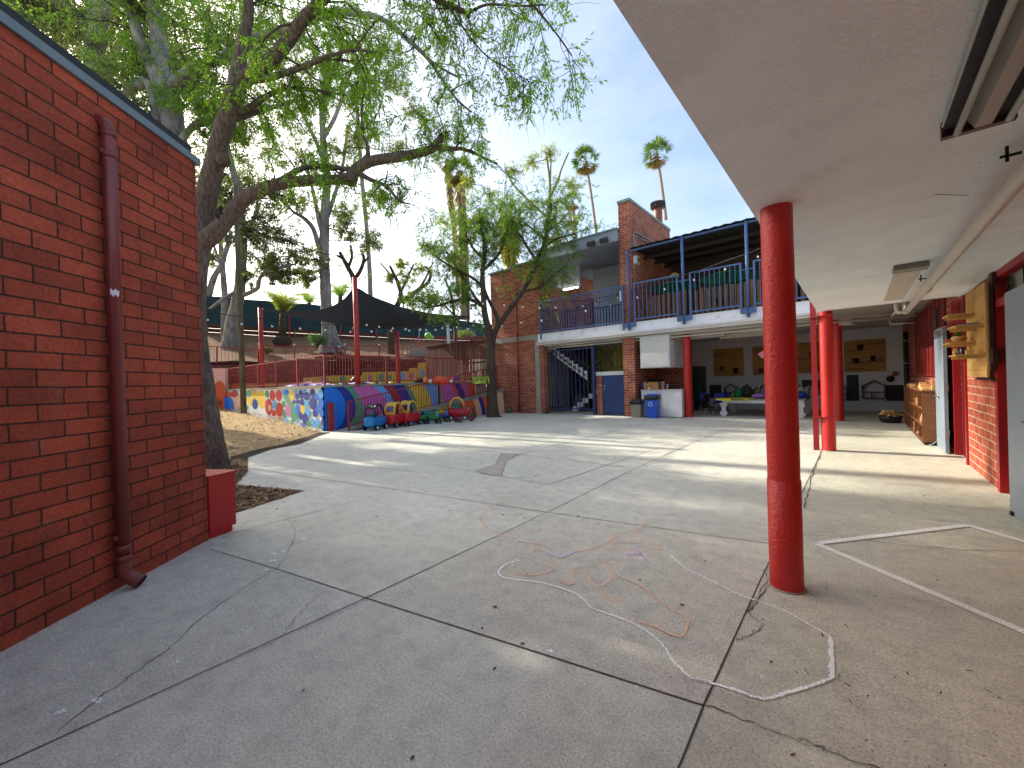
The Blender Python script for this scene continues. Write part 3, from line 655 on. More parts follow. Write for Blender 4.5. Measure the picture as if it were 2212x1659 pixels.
# peg board with shelves
pb=thing('peg_board',(1.21,8.03,1.38),'plywood peg board with four small shelves on the sunlit brick wall','peg board')
b=MB();b.box(1.205,1.225,7.47,8.6,1.38,2.53);bd=b.build('board',PLY,pb)
b=MB()
for z in(1.47,1.8,2.1,2.4):
    for i in range(11):
        y=7.55+i*.098;b.lathe([(.0001,0),(.011,0)],(1.2035,y,z),8,0,False,(-1,0,0))
b.build('peg_hole',mat('dark_hole',(60,40,24),.9),bd,kind='stuff')
b=MB();b.box(1.226,1.26,7.40,7.46,1.45,2.5);b.box(1.24,1.27,7.35,7.50,2.45,2.62);b.box(1.226,1.299,7.42,8.3,1.34,1.36);b.box(1.23,1.28,7.33,7.43,1.55,1.72);b.build('bracket_frame',mat('dark_maroon_bracket',(46,22,26),.5),pb)
shf=[]
for (y0,y1,z) in ((8.02,8.42,2.21),(7.50,8.05,2.02),(7.98,8.42,1.835),(7.47,8.0,1.652)):
    b=MB();b.box(.95,1.204,y0,y1,z,z+.018);s_=b.build('shelf',PLY,pb)
    
    for yy in(y0+.05,y1-.075): b=MB();b.box(.97,1.204,yy,yy+.025,z-.035,z-.001);b.build('shelf_batten',PLY,s_)
def simple(name,label,cat,mb,m,group=None,bevel=0):
    k=dict(label=label,cat=cat)
    if group:k['group']=group
    return mb.build(name,m,None,bevel,**k)
b=MB();b.box(1.0,1.18,7.62,7.95,2.040,2.062);simple('book','blue paper pad lying on the second shelf of the sunlit peg board','book',b,mat('blue_paper',(96,116,168),.7))
wb=thing('woven_basket',(1.08,8.2,1.854),'small woven basket holding a green plant on the third peg board shelf','basket')
b=MB();b.lathe([(.001,0),(.05,0),(.075,.03),(.08,.06),(.065,.08)],(1.08,8.2,1.854),16);b.build('basket_bowl',PINE,wb)
b=MB()
for i in range(26):
    a=random.uniform(0,6.28);l=random.uniform(.06,.1);e=Vector((math.cos(a)*l*.7,math.sin(a)*l*.7,l));p=Vector((1.08,8.2,1.92));s=Vector((-math.sin(a),math.cos(a),0))*.008
    b.add([p-s,p+s,p+e*.6+s*1.3,p+e,p+e*.6-s*1.3],[(0,1,2,3,4)])
b.build('leaves',leafmat('succulent_green',[(60,120,30),(110,170,50)],.2),wb)
b=MB();b.box(.97,1.03,8.33,8.40,1.854,1.91);simple('matchbox','tiny red and white box beside the woven basket on the third shelf','box',b,mat('pink_card',(200,90,90),.6))
for i,(x,y,h,c,l) in enumerate(((1.0,7.86,.09,(190,150,50),'small yellow bottle at the left end of the lowest peg board shelf'),(1.02,7.78,.1,(70,50,60),'small dark bottle second from left on the lowest peg board shelf'),(1.04,7.70,.1,(60,44,70),'small dark bottle third along the lowest peg board shelf'))):
    b=MB();b.lathe([(.001,0),(.026,0),(.028,.01),(.028,h*.65),(.014,h*.8),(.014,h),(.001,h)],(x,y,1.671),12);simple('bottle',l,'bottle',b,mat('bottle_%d'%i,c,.2),'little bottles on the lowest peg board shelf')
b=MB();b.box(1.05,1.12,7.55,7.61,1.671,1.72);b.cyl((1.1,7.64,1.671),(1.1,7.64,1.77),.012,8);simple('wooden_figure','small wooden block and peg on the lowest peg board shelf','toy',b,PINE)

# wooden shelving unit with blocks
su=thing('shelving_unit',(1.1,13,0),'long brown wooden shelving unit stacked with blocks, behind the open grey door','shelf')
b=MB();b.box(.975,1.28,11.36,11.385,.06,1.06);b.build('end_panel',SHELFW,su)
b=MB();b.box(.975,1.28,15.3,15.325,.06,1.06);b.build('end_panel',SHELFW,su)
b=MB();b.box(.965,1.29,11.34,15.34,1.061,1.085);b.build('top_board',SHELFW,su)
for z in(.06,.37,.70): b=MB();b.box(.985,1.279,11.386,15.299,z,z+.022);b.build('shelf',SHELFW,su)
for y in (12.15,12.95,13.75,14.5):
    b=MB();b.box(.985,1.27,y,y+.022,.083,1.06);b.build('divider',SHELFW,su)
b=MB();b.box(1.27,1.279,11.386,15.3,.06,1.06);b.build('back_panel',mat('dark_back_panel',(60,38,24),.8),su)
b=MB();b.box(1.0,1.27,11.38,15.3,0,.06);b.build('plinth',mat('dark_plinth',(40,26,18),.8),su)
for k in range(34):
    y=random.uniform(11.5,15.1);z=random.choice((.083,.393,.723));h=random.uniform(.05,.2);x=random.uniform(1.0,1.1)
    b=MB();b.box(x,x+random.uniform(.06,.14),y,y+random.uniform(.03,.12),z+.0005,z+h);simple('wooden_block','loose pine block standing in a bay of the brown shelving unit','block',b,PINE,'blocks in the brown shelving unit')
lab={0:'stack of flat pine boards on top of the shelving unit, nearest the grey door',1:'upright pale pine block on top of the shelving unit beside the door handle',2:'low pine block on the middle of the shelving unit top',3:'thin pine slabs on top of the shelving unit, farthest from the door',4:'square pine block lying on the shelving unit top between two stacks',5:'narrow pine offcut on the shelving unit top near the end wall'}
for k,(x,y,sx,sy_,h) in enumerate(((1.0,11.55,.2,.5,.05),(1.12,11.42,.1,.12,.19),(1.05,12.5,.18,.4,.08),(1.02,14.6,.2,.6,.05),(1.1,13.2,.14,.2,.12),(1.0,13.8,.1,.4,.06))):
    b=MB();b.box(x,x+sx,y,y+sy_,1.0855,1.0855+h*.5);b.box(x+.01,x+sx-.02,y+.03,y+sy_-.05,1.086+h*.5,1.086+h);simple('pine_block',lab[k],'block',b,PINE,'pine pieces on top of the shelving unit')
bw=thing('wood_bin',(.8,15.9,0),'low black tub heaped with wood offcuts on the floor beside the shelving unit','tub')
b=MB();b.lathe([(.001,0),(.2,0),(.24,.1),(.27,.2),(.25,.2),(.22,.1),(.001,.03)],(.72,15.9,0),18);b.build('tub',BLACK,bw)
b=MB()
for k in range(30):
    a=random.uniform(0,6.28);r_=random.uniform(0,.22);e=random.uniform(.06,.17);t=random.uniform(0,3.14)
    b.obox((.72+r_*math.cos(a),15.9+r_*math.sin(a),.2+random.uniform(0,.12)),(e*math.cos(t),e*math.sin(t),random.uniform(-.06,.06)),(-.03*math.sin(t),.03*math.cos(t),0),(0,0,.01))
b.build('wood_offcuts',PINE,bw,kind='stuff')

# ================================================================= RED COLUMNS
def column(x,y,r,h,label,collar=None,lx=None):
    t=thing('red_column',(x,y,0),label,'column','round red columns along the covered walkway')
    b=MB();nr=26;prof=[(r*(1+random.uniform(-.012,.012)),h*i/nr) for i in range(nr+1)]
    b.lathe(prof,(x,y,0),32);b.build('shaft',RED,t)
    b=MB();b.lathe([(r+.001,.0),(r+.02,.0045),(r+.001,.012)],(x,y,0),32);b.build('grout_ring',CONC2,t)
    if collar:
        b=MB();b.lathe([(r+.0035,0.0),(r+.0045,.003),(r+.0045,collar-.003),(r*.99,collar)],(x,y,0),32);b.build('lower_sleeve',RED,t)
    return t
vdir=Vector((-.117,.993,0))
cA=column(-.405,3.40,.098,2.662,'big red painted column nearest the camera under the white soffit edge',.76)
b=MB();c=gx(1643,765,-.52);b.obox(Vector((-.515,3.44,c.z)),(.018,.01,.012),(.0,.001,0),(-.012,0,.018));b.build('pink_paper_tag',mat('pink_paper',(222,176,196),.8),cA)
c=column(-.43,9.86,.112,2.662,'red column with a flat red downpipe strapped beside it under the far soffit corner',None)
b=MB();b.box(-.665,-.575,9.80,9.87,0,2.95);b.build('flat_downpipe',REDFR,c)
for z in(.62,2.55): b=MB();b.box(-.67,-.31,9.74,9.99,z,z+.035);b.build('strap',REDFR,c)
column(-.43,15.95,.125,3.1,'red column under the balcony, behind the strapped downpipe column')
column(-4.77,15.72,.135,3.1,'slender red column beside the white counter under the balcony')

# ================================================================= TWO STOREY BUILDING
fb=thing('two_storey_building',(-7,15.3,0),'two storey brick school building with white balcony slab and blue railings','building')
Y0=15.25
b=MB()
b.box(-14.13,-12.5,Y0,21.5,0,3.44);b.box(-14.13,-12.5,Y0,21.5,3.70,6.98)
b.box(-12.5,-11.42,Y0,21.5,0,3.44);b.box(-12.5,-11.05,Y0-.06,21.5,3.70,7.06)
b.box(-11.16,-10.95,Y0,15.6,0,3.15)
b.build('brick_wall',B_FAR,fb)
b=MB();b.box(-14.16,-11.16,Y0-.03,21.4,3.441,3.699);b.box(-11.419,-11.17,Y0-.02,21.2,0,3.44);b.build('concrete_band',CONC2,fb)
b=MB();b.box(-14.2,-12.5,Y0-.08,21.6,6.981,7.06);b.box(-12.56,-10.98,Y0-.12,21.6,7.061,7.13);b.build('roof_cap',GRCAP,fb)
b=MB();b.tube([(-12.42,Y0-.05,0),(-12.42,Y0-.09,6.0)],.03,8);b.build('red_downpipe',REDFR,fb)
# slab and gutter
b=MB();b.box(-11.2,2.2,15.2,21.2,3.28,3.68);b.build('balcony_slab',FASC,fb)
b=MB();b.box(-10.95,2.2,15.3,20.2,3.10,3.279);b.build('undercroft_ceiling',mat('undercroft_plaster',(190,186,178),.85,.06,2,.2,60),fb)
b=MB();pr=[(15.198,3.30),(15.08,3.30),(15.07,3.24),(15.10,3.20),(15.09,3.15),(15.198,3.15)]
b.prism([(-11.22,y,z) for y,z in pr],(13.4,0,0));b.build('gutter',CREAM,fb)
b=MB();b.tube([(-10.9,15.42,3.0),(2,15.42,2.96)],.03,10);b.tube([(-10.8,15.32,3.08),(2,15.32,3.07)],.025,8)
for x in(-9,-7.3,-5.2,-3.3,-2.7,-.9,.9): b.bar((x,15.42,3.0),(x,15.42,3.12),.02)
b.tube([(.75,15.6,2.93),(.75,13.2,2.9)],.03,10);b.tube([(.75,15.6,2.93),(.75,15.6,2.8),(1.25,15.6,2.78)],.03,10)
b.build('utility_pipe',PIPEW,fb)
b=MB();b.lathe([(.2,0),(.2,.18),(.18,.2),(.001,.2)],(-.18,15.9,2.90),20);b.box(-3.9,-1.8,16.8,17.3,2.88,3.098);b.box(-6.4,-3.6,16.2,16.5,2.92,3.099);b.build('ceiling_duct',CREAM,fb)
# undercroft back wall
b=MB();b.box(-6.6,1.3,20.2,20.4,0,3.1);b.build('back_wall',WALLW,fb)
b=MB();b.box(-6.58,-5.20,17.6,17.8,0,3.099);b.box(-7.07,-6.6,15.25,19.7,0,3.1);b.build('undercroft_brick_wall',B_FAR,fb)
# chimney-like brick fin
b=MB();b.box(-7.07,-6.6,15.2,19.7,3.681,8.42);b.build('brick_fin_wall',B_FAR,fb)
b=MB();b.box(-7.1,-6.57,15.16,19.75,8.421,8.52);b.build('fin_cap',GRCAP,fb)
vc=at(1421,444,20.3);b=MB();b.lathe([(.2,-1.0),(.2,-.12)],vc,18);b.build('flue_pipe',mat('rusty_copper',(130,72,44),.5,.3,6),fb)
b=MB()
for i in range(22):
    a=2*math.pi*i/22;r1,r2=.30,.36;b.add([vc+Vector((r1*math.cos(a),r1*math.sin(a),-.14)),vc+Vector((r2*math.cos(a+.14),r2*math.sin(a+.14),-.14)),vc+Vector((r1*math.cos(a+.285),r1*math.sin(a+.285),-.14)),vc+Vector((r1*math.cos(a),r1*math.sin(a),.14)),vc+Vector((r2*math.cos(a+.14),r2*math.sin(a+.14),.14)),vc+Vector((r1*math.cos(a+.285),r1*math.sin(a+.285),.14))],[(0,1,4,3),(1,2,5,4)])
b.lathe([(.31,.14),(.001,.17)],vc,22);b.lathe([(.31,-.14),(.19,-.16)],vc,22);b.build('flue_cowl',mat('dark_cowl',(60,54,48),.6),fb)
# upper room left of fin
b=MB();b.box(-11.0,-7.07,15.12,21,6.96,7.3);b.box(-11.0,-7.07,15.06,15.12,6.95,7.40);b.build('room_roof',FASG,fb)
b=MB();b.box(-11.05,-7.07,15.0,21.1,7.401,7.46);b.build('room_roof_cap',GRCAP,fb)
b=MB();b.box(-9.9,-7.071,18.2,18.35,3.681,6.95);b.build('room_back_wall',mat('pale_grey_plaster',(172,176,182),.8,.04,2),fb)
b=MB();b.box(-11.04,-9.9,16.9,17.1,6.0,6.949);b.box(-11.04,-10.9,15.6,17.4,6.0,6.949);b.build('room_beam',mat('pale_grey_plaster',(172,176,182)),fb)
b=MB();b.box(-12.2,-9.95,20.2,20.4,3.7,5.9);b.build('room_inner_brick',B_FAR,fb)
lm,nt,bs,ou=newmat('lit_tube');bs.inputs['Emission Color'].default_value=(1,.97,.9,1);bs.inputs['Emission Strength'].default_value=3
b=MB();b.box(-10.75,-9.95,16.75,16.85,5.86,5.92);b.build('lit_tube_light',lm,fb)
# floodlights
for sx in(-8.25,-7.55):
    b=MB();b.obox((sx+(.12 if sx<-8 else -.0),14.86,7.02),(.14,.03,0),(0,.07,.05),(0,-.05,.08));b.build('floodlight',mat('dark_bronze',(44,42,42),.5),fb)
b=MB();b.bar((-8.1,14.95,7.1),(-7.55,14.95,7.1),.04);b.bar((-7.85,14.95,7.1),(-7.85,15.06,7.1),.05);b.build('floodlight_bracket',GALV,fb)
# conduit and box on the fin
b=MB();b.tube([(-6.57,15.42,4.6),(-6.57,15.42,7.15),(-6.57,15.55,7.28),(-6.57,17.4,7.35)],.018,8);b.tube([(-6.57,15.55,6.3),(-6.57,15.55,7.02),(-6.57,15.68,7.14),(-6.57,17.4,7.2)],.018,8);b.build('conduit',GALV,fb)
b=MB();b.box(-6.595,-6.45,15.40,15.68,6.0,6.30);sg=b.build('sounder_box',WHITE,fb)
b=MB()
for i in range(4): b.box(-6.449,-6.44,15.46+i*.055,15.485+i*.055,6.05,6.25)
b.build('sounder_grille',mat('dim_grille',(90,96,96),.5),sg)
# pergola roof on the right
b=MB();b.box(-6.6,3,15.16,15.24,6.43,6.49);b.build('roof_front_beam',BLUEP,fb)
b=MB()
n=60
for i in range(n):
    x=-6.6+9.6*i/n;x2=-6.6+9.6*(i+1)/n;z=.03*(i%2);z2=.03*((i+1)%2)
    b.add([(x,15.05,6.52+z),(x2,15.05,6.52+z2),(x2,20,6.75+z2),(x,20,6.75+z)],[(0,1,2,3)])
b.build('corrugated_roof',mat('dark_corrugated_sheet',(46,42,40),.7),fb)
b=MB()
for y in(16.4,17.6,18.8): b.box(-6.6,3,y,y+.08,6.3+(y-15)*.045,6.42+(y-15)*.045)
b.build('rafter',mat('dark_rafter',(52,44,40),.8),fb)
b=MB();b.box(-6.6,3,19.7,19.85,3.68,7.0);b.build('dark_upper_wall',mat('dark_taupe_wall',(78,66,58),.8,.06),fb)
b=MB();b.box(-5.1,-3.1,19.66,19.699,4.4,5.95);b.build('dark_window',mat('near_black_glass',(14,14,16),.15),fb)
b=MB();b.box(-2.5,3,19.6,19.69,3.69,6.5);b.build('near_black_panel',mat('near_black_finish',(20,17,17),.9),fb)  # near-black panel over the right part of the upper back wall
# blue posts, rails
def bpost(x,z0=3.38,z1=6.5,r=.05):
    b=MB();b.tube([(x,15.13,z0),(x,15.13,z1)],r,10);b.build('blue_post',BLUEP,fb)
for x in(-6.71,-4.655,-2.64,-.6,1.4): bpost(x)
def railing(x0,x1,zb,zt,drop=3.42,sp=.165,y=15.12):
    b=MB();b.bar((x0,y,zt),(x1,y,zt),.05,.05);f=b.build('railing',BLUEP,fb)
    b=MB();b.bar((x0,y,zb),(x1,y,zb),.05,.05);b.build('bottom_rail',BLUEP,f)
    for x in(x0,x1): b=MB();b.box(x-.03,x+.03,y-.03,y+.03,drop,zt+.02);b.build('rail_post',BLUEP,f)
    n=max(2,int(round((x1-x0)/sp)))
    b=MB()
    for i in range(1,n): x=x0+(x1-x0)*i/n;b.box(x-.011,x+.011,y-.011,y+.011,zb,zt)
    b.build('balusters',BLUEP,f);return f
f=railing(-10.97,-6.95,3.74,5.13,3.40,.125)
b=MB();b.box(-7.04,-6.99,15.04,15.08,4.55,4.95);b.build('white_notice',WHITE,f)
for x0,x1 in((-6.47,-4.86),(-4.41,-2.83),(-2.44,-.85),(-.35,1.2)): railing(x0,x1,3.78,5.15,3.50,.155)
for x in(-6.71,-4.655,-2.64,-.6): b=MB();b.box(x-.21,x+.21,15.10,15.13,3.5,3.68);b.build('mounting_plate',BLUEP,fb)
for x in(-4.655,-2.64): b=MB();b.bar((x-.2,15.13,4.93),(x+.2,15.13,4.93),.035);b.build('rail_link',BLUEP,fb)
# second railing inside the upper room
b=MB()
for x0,x1,yy in((-10.6,-9.4,16.6),(-9.3,-7.4,16.9)):
    b.bar((x0,yy,4.78),(x1,yy,4.78),.05);b.bar((x0,yy,3.85),(x1,yy,3.85),.04)
    n=int((x1-x0)/.14)
    for i in range(n+1): x=x0+(x1-x0)*i/n;b.box(x-.014,x+.014,yy-.014,yy+.014,3.69,4.78)
b.build('inner_railing',NAVY,fb)
b=MB()
for i in range(46):
    x=-6.3+i*.2;b.box(x,x+.11,15.9,15.93,3.69,4.72+random.uniform(-.06,.06))
b.build('slatted_screen',woodmat('ochre_slats',(86,54,34),(140,96,52),(6,6,.5)),fb)

# under-stair area
b=MB();b.box(-10.9,-8.6,18.6,18.8,0,3.1);b.build('stair_back_wall',YELWALL,fb)
b=MB();b.box(-8.6,-7.08,17.4,17.6,1.82,3.099);b.build('landing_wall',YELWALL,fb)
b=MB();b.box(-13.2,-10.4,18.2,18.6,0,3.1);b.box(-11.6,-10.9,17.8,18.2,0,3.1);b.build('dark_store_wall',mat('dark_blue_wall',(18,22,40),.8),fb)
b=MB();b.box(-8.45,-7.071,15.5,17.4,1.66,1.815);b.build('landing_slab',WHITE,fb)
b=MB();b.box(-8.42,-8.18,15.52,15.8,0,1.659);b.build('door_jamb',B_FAR,fb)
b=MB();b.box(-8.17,-7.075,15.56,15.61,.03,1.655);dr=b.build('low_blue_door',NAVYD,fb)
b=MB();b.bar((-8.12,15.52,1.22),(-7.98,15.52,1.22),.03);b.cyl((-8.06,15.55,1.10),(-8.06,15.53,1.10),.03,10);b.build('handle',CHROME,dr)
st=MB();tr=MB()
# upper flight from the landing up to the left
n=9
for i in range(n):
    xa=-9.15-i*.235;za=1.74+i*.165
    st.box(xa-.235,xa,16.0,16.06,za-.05,za+.165)
    tr.box(xa-.25,xa,16.061,17.3,za+.12,za+.165)
st.prism([(-9.15,16.0,1.70),(-9.15-n*.235,16.0,1.70+n*.165),(-9.15-n*.235,16.0,1.48+n*.165),(-9.15,16.0,1.48)],(0,.058,0))
n=5
for i in range(n):
    xa=-10.35+i*.29;za=.24+i*.2
    st.box(xa,xa+.29,16.62,16.68,za-.2,za+.02);tr.box(xa,xa+.3,16.681,17.8,za-.02,za+.02)
st.build('stair_stringer',WHITE,fb);tr.build('stair_treads',mat('dark_treads',(42,36,34),.8),fb)
b=MB();b.bar((-10.3,16.55,1.25),(-8.75,16.55,2.3),.05);b.bar((-10.3,16.55,.7),(-8.7,16.55,1.85),.04)
for i in range(9): x=-10.2+i*.18;b.bar((x,16.55,.35+i*.12),(x,16.55,1.3+i*.12),.022)
b.build('lower_handrail',BLACK,fb)
b=MB();b.bar((-8.9,15.95,2.0),(-11,15.95,3.4),.05)
for i in range(8): x=-9.2-i*.2;b.bar((x,15.95,1.95+i*.14),(x,15.95,2.5+i*.14),.022)
b.bar((-8.45,15.55,2.88),(-7.12,15.55,2.84),.05);b.bar((-8.45,15.55,1.95),(-7.12,15.55,1.95),.04)
for i in range(9): x=-8.4+i*.155;b.bar((x,15.55,1.95),(x,15.55,2.87),.022)
b.bar((-8.35,15.7,2.0),(-7.6,15.7,2.8),.04);b.bar((-8.4,15.7,2.9),(-7.7,15.7,2.05),.04);b.build('landing_railing',BLACK,fb)
# gate
b=MB();b.bar((-10.40,15.45,2.86),(-8.5,15.45,2.86),.05);b.bar((-10.40,15.45,.24),(-8.5,15.45,.24),.05);b.bar((-10.40,15.45,.06),(-10.40,15.45,2.86),.055)
for i in range(1,9): x=-10.40+i*.2;b.bar((x,15.45,.24),(x,15.45,2.86),.024)
gt=b.build('barred_gate',NAVY,fb)
b=MB();b.box(-8.56,-8.44,15.4,15.5,0,2.95);b.build('gate_post',NAVY,fb)
b=MB();b.bar((-10.93,15.6,2.8),(-10.8,16.6,2.8),.05);b.bar((-10.93,15.6,.24),(-10.8,16.6,.24),.05)
for i in range(6): b.bar((-10.93+i*.026,15.6+i*.2,.24),(-10.93+i*.026,15.6+i*.2,2.8),.024)
b.build('open_gate_leaf',NAVY,fb)
b=MB()
b.box(-10.7,-10.0,17.3,17.7,0,.5);b.box(-10.6,-10.2,17.3,17.7,.5,.8);b.build('stored_crate',mat('dim_crates',(90,92,96),.8),fb)
# cabinet & counter
b=MB();b.box(-6.37,-5.25,15.27,16.9,1.88,3.099);c_=b.build('wall_cabinet',WHITE,fb)
b=MB();b.box(-6.33,-5.29,15.25,15.268,1.92,2.92);b.build('cabinet_door',mat('cabinet_front',(206,204,196),.6,.04),c_)
ct=thing('white_counter',(-5.65,15.9,0),'white boxed counter standing under the hanging white cabinet','counter')
b=MB();b.box(-6.42,-4.9,15.38,16.5,0.03,1.0);b.build('body',WHITE,ct)
b=MB();b.box(-6.44,-4.88,15.36,16.52,1.001,1.04);b.build('top',CREAM,ct)
# boards on the back wall
def ply(x0,x1,z0,z1,label,items):
    t=thing('plywood_panel',((x0+x1)/2,20.17,z0),label,'wall panel','plywood display panels on the white back wall')
    b=MB();b.box(x0,x1,20.165,20.198,z0,z1);b.build('board',PLYD,t)
    for (sx,sw,sz) in items:
        b=MB();b.box(sx,sx+sw,20.0,20.164,sz,sz+.025);b.build('shelf',mat('dark_amber_wood',(110,68,34),.7),t)
ply(-4.97,-3.76,1.47,2.71,'plywood panel with four ledges and two pots, left of the near red column',[(-4.9,.45,2.42),(-4.32,.52,2.22),(-4.9,.48,1.72),(-4.3,.5,1.55)])
ply(-3.41,-2.25,1.48,2.71,'plywood panel partly hidden behind the left edge of the near red column',[(-3.35,.45,2.45),(-3.1,.5,2.1),(-3.3,.5,1.57)])
ply(-1.95,-.78,1.49,2.72,'plywood panel with dark red pots between the two red columns',[(-1.8,.6,2.05),(-1.5,.55,1.6),(-1.2,.4,2.4)])
ply(-.344,.834,1.478,2.68,'plywood panel with dark pots to the right of the strapped red column',[(-.26,.42,2.27),(.28,.5,2.48),(-.26,.5,1.80),(.3,.5,1.84),(-.26,.5,1.58)])
def pot(x,z,r,h,c,label,m=None):
    b=MB();b.lathe([(.001,0),(r*.75,0),(r,h*.8),(r*1.08,h*.82),(r*1.08,h),(r*.85,h),(r*.8,h*.85),(.001,h*.84)],(x,20.08,z),14);simple('plant_pot',label,'pot',b,mat('pot_%d_%d_%d'%c,c,.7),'pots on the plywood panel ledges')
pot(-4.62,1.745,.07,.17,(90,42,34),'small red-brown pot on the low left ledge of the leftmost plywood panel')
pot(-4.05,1.575,.1,.25,(40,40,36),'dark square-looking pot on the lowest ledge of the leftmost plywood panel')
pot(-3.1,1.595,.08,.15,(80,36,30),'round red-brown pot on the panel behind the near red column')
pot(-1.32,2.075,.11,.24,(92,34,30),'dark red pot on the upper ledge between the two red columns')
pot(-1.28,1.625,.12,.26,(92,34,30),'dark red pot on the lower ledge between the two red columns')
pot(.12,2.295,.09,.2,(40,36,34),'dark pot high on the right-hand plywood panel')
pot(-.02,1.825,.1,.17,(50,34,30),'tilted dark pot on the middle left ledge of the right-hand panel')
pot(.47,1.865,.07,.2,(44,30,28),'slim dark pot on the middle right ledge of the right-hand panel')
pot(.62,1.865,.08,.1,(150,140,130),'pale tin on the middle right ledge of the right-hand panel')
for x0,x1,z0,z1,l in((-5.17,-4.69,.5,1.09,'black chalk board low on the back wall beside the blue chairs'),(-1.69,-1.05,.62,1.22,'black chalk board behind the grey heap of bags'),(-.293,.055,.39,1.37,'tall black chalk board below the right-hand plywood panel'),(.815,1.28,.39,.96,'wide black chalk board next to the shelving unit')):
    b=MB();b.box(x0,x1,20.17,20.198,z0,z1);simple('chalk_board',l,'board',b,BLACK,'black boards along the foot of the back wall')
b=MB();b.lathe([(.001,0),(.115,0),(.115,.02),(.001,.021)],(.94,20.197,1.19),24,0,True,(0,-1,0));simple('round_board','round black disc on the back wall above the house-shaped shelf','board',b,BLACK)
def house(x0,x1,z0,zr,zt,label):
    t=thing('house_shelf',((x0+x1)/2,20.1,z0),label,'shelf','little house-shaped shelves on the back wall');w=.03;xm=(x0+x1)/2
    b=MB()
    b.bar((x0,20.08,z0),(x1,20.08,z0),w,.2,upv=(0,1,0));b.bar((x0,20.08,z0),(x0,20.08,zr),w,.2,upv=(0,1,0));b.bar((x1,20.08,z0),(x1,20.08,zr),w,.2,upv=(0,1,0))
    b.bar((x0-.03,20.08,zr-.02),(xm,20.08,zt),w,.2,upv=(0,1,0));b.bar((x1+.03,20.08,zr-.02),(xm,20.08,zt),w,.2,upv=(0,1,0))
    b.build('frame',mat('dark_house_wood',(84,50,38),.7),t)
    b=MB();zm=z0+(zr-z0)*.5;b.bar((x0+.02,20.08,zm),(x1-.02,20.08,zm),w*.7,.18,upv=(0,1,0));b.bar((xm-.05,20.08,z0+.02),(xm-.05,20.08,zm-.02),w*.7,.18,upv=(0,1,0));b.build('inner_shelf',mat('dark_house_wood',(84,50,38)),t)
house(.15,.78,.49,.94,1.14,'house-shaped open shelf between the black boards on the right')
house(-.62,-.3,.45,.85,1.0,'house-shaped shelf half hidden behind the strapped red column')
house(-4.5,-4.05,.55,.93,1.12,'house-shaped shelf behind the left end of the white table')
house(-3.1,-2.6,.55,.98,1.16,'house-shaped shelf above the bags behind the near red column')
b=MB();b.box(1.0,1.12,20.1,20.198,1.3,1.45);simple('alarm_box','small red fire alarm box on the back wall by the black pipe','alarm',b,mat('dull_red',(120,40,48),.5))
b=MB();b.box(-5.99,-5.30,19.2,20.19,.05,1.95);simple('green_cupboard','dark green cupboard in the shade behind the slender red column','cupboard',b,mat('dark_green_paint',(22,60,40),.5),None,.01)
# ================================================================= THINGS UNDER THE BALCONY
tb=thing('low_table',(-2.6,17.3,0),'long low white table with a grey top and chunky cut-out legs','table')
b=MB();b.box(-3.86,-1.28,16.45,18.35,.60,.645);b.build('table_top',mat('grey_table_top',(112,116,112),.6,.08,3),tb,.005)
b=MB();b.box(-3.80,-1.34,16.5,16.54,.49,.599);b.box(-3.80,-1.34,18.26,18.3,.49,.599);b.box(-3.8,-3.76,16.541,18.259,.49,.599);b.box(-1.38,-1.34,16.541,18.259,.49,.599);b.build('apron',WHITE,tb)
for x in(-3.78,-1.44):
    for y in(16.55,18.15):
        b=MB();b.box(x-.07,x+.07,y,y+.09,0,.489);b.box(x-.12,x+.12,y-.012,y+.102,.38,.488);b.box(x-.12,x+.12,y-.012,y+.102,.06,.17);b.build('leg',WHITE,tb)
b=MB();pts=[(-3.98,16.35),(-3.5,16.38),(-3.1,16.34),(-2.85,16.6),(-2.75,17.0),(-3.3,17.15),(-3.9,16.95)]
b.prism([(x,y,.648) for x,y in pts],(0,0,.01));b.add([(-3.98,16.35,.65),(-3.5,16.38,.65),(-3.45,16.33,.57),(-4.02,16.3,.6)],[(0,1,2,3)]);b.add([(-3.1,16.34,.65),(-2.85,16.6,.65),(-2.95,16.35,.56)],[(0,1,2)])
simple('yellow_cloth','bright yellow cloth spread over the left end of the low white table','cloth',b,mat('yellow_cloth',(214,204,40),.8,.1,6,.3,20))
def bag(x,y,z,r,h,c,label,strap=True):
    t=thing('backpack',(x,y,z),label,'bag','bags piled on the low white table')
    b=MB();random.seed(int(x*1000));b.ell((x,y,z+h*.5),r,r*.7,h*.52,14,9,0,.06);b.build('bag_body',mat('bag_%d_%d_%d'%c,c,.8,.25,9,.3,30),t)
    if strap:
        b=MB();b.tube([(x-r*.3,y-r*.62,z+h*.25),(x-r*.35,y-r*.85,z+h*.6),(x-r*.1,y-r*.5,z+h*.98),(x+r*.15,y,z+h*1.1),(x+r*.2,y+r*.3,z+h*.95)],.014,6);b.build('strap',mat('bag_strap',(30,30,34),.7),t)
bag(-3.42,17.1,.646,.17,.38,(22,96,62),'green backpack standing at the left of the pile on the low table')
bag(-3.12,17.15,.646,.2,.46,(26,28,30),'black backpack with a pale patch, second from left in the table pile')
bag(-2.82,17.3,.646,.17,.36,(92,96,50),'olive green bag leaning between the black and lilac bags')
bag(-2.68,16.9,.646,.24,.17,(150,104,180),'lilac soft bag lying flat at the front of the table pile',False)
bag(-2.5,17.35,.646,.2,.42,(120,112,160),'grey-mauve backpack half behind the near red column')
bag(-2.15,17.2,.646,.2,.4,(80,60,50),'brown backpack in the table pile hidden behind the near red column')
bag(-1.5,17.1,.646,.2,.22,(34,64,170),'blue bag with orange trim at the right front of the low table')
bag(-1.55,17.5,.646,.2,.4,(170,160,140),'beige bag at the right rear of the low table')
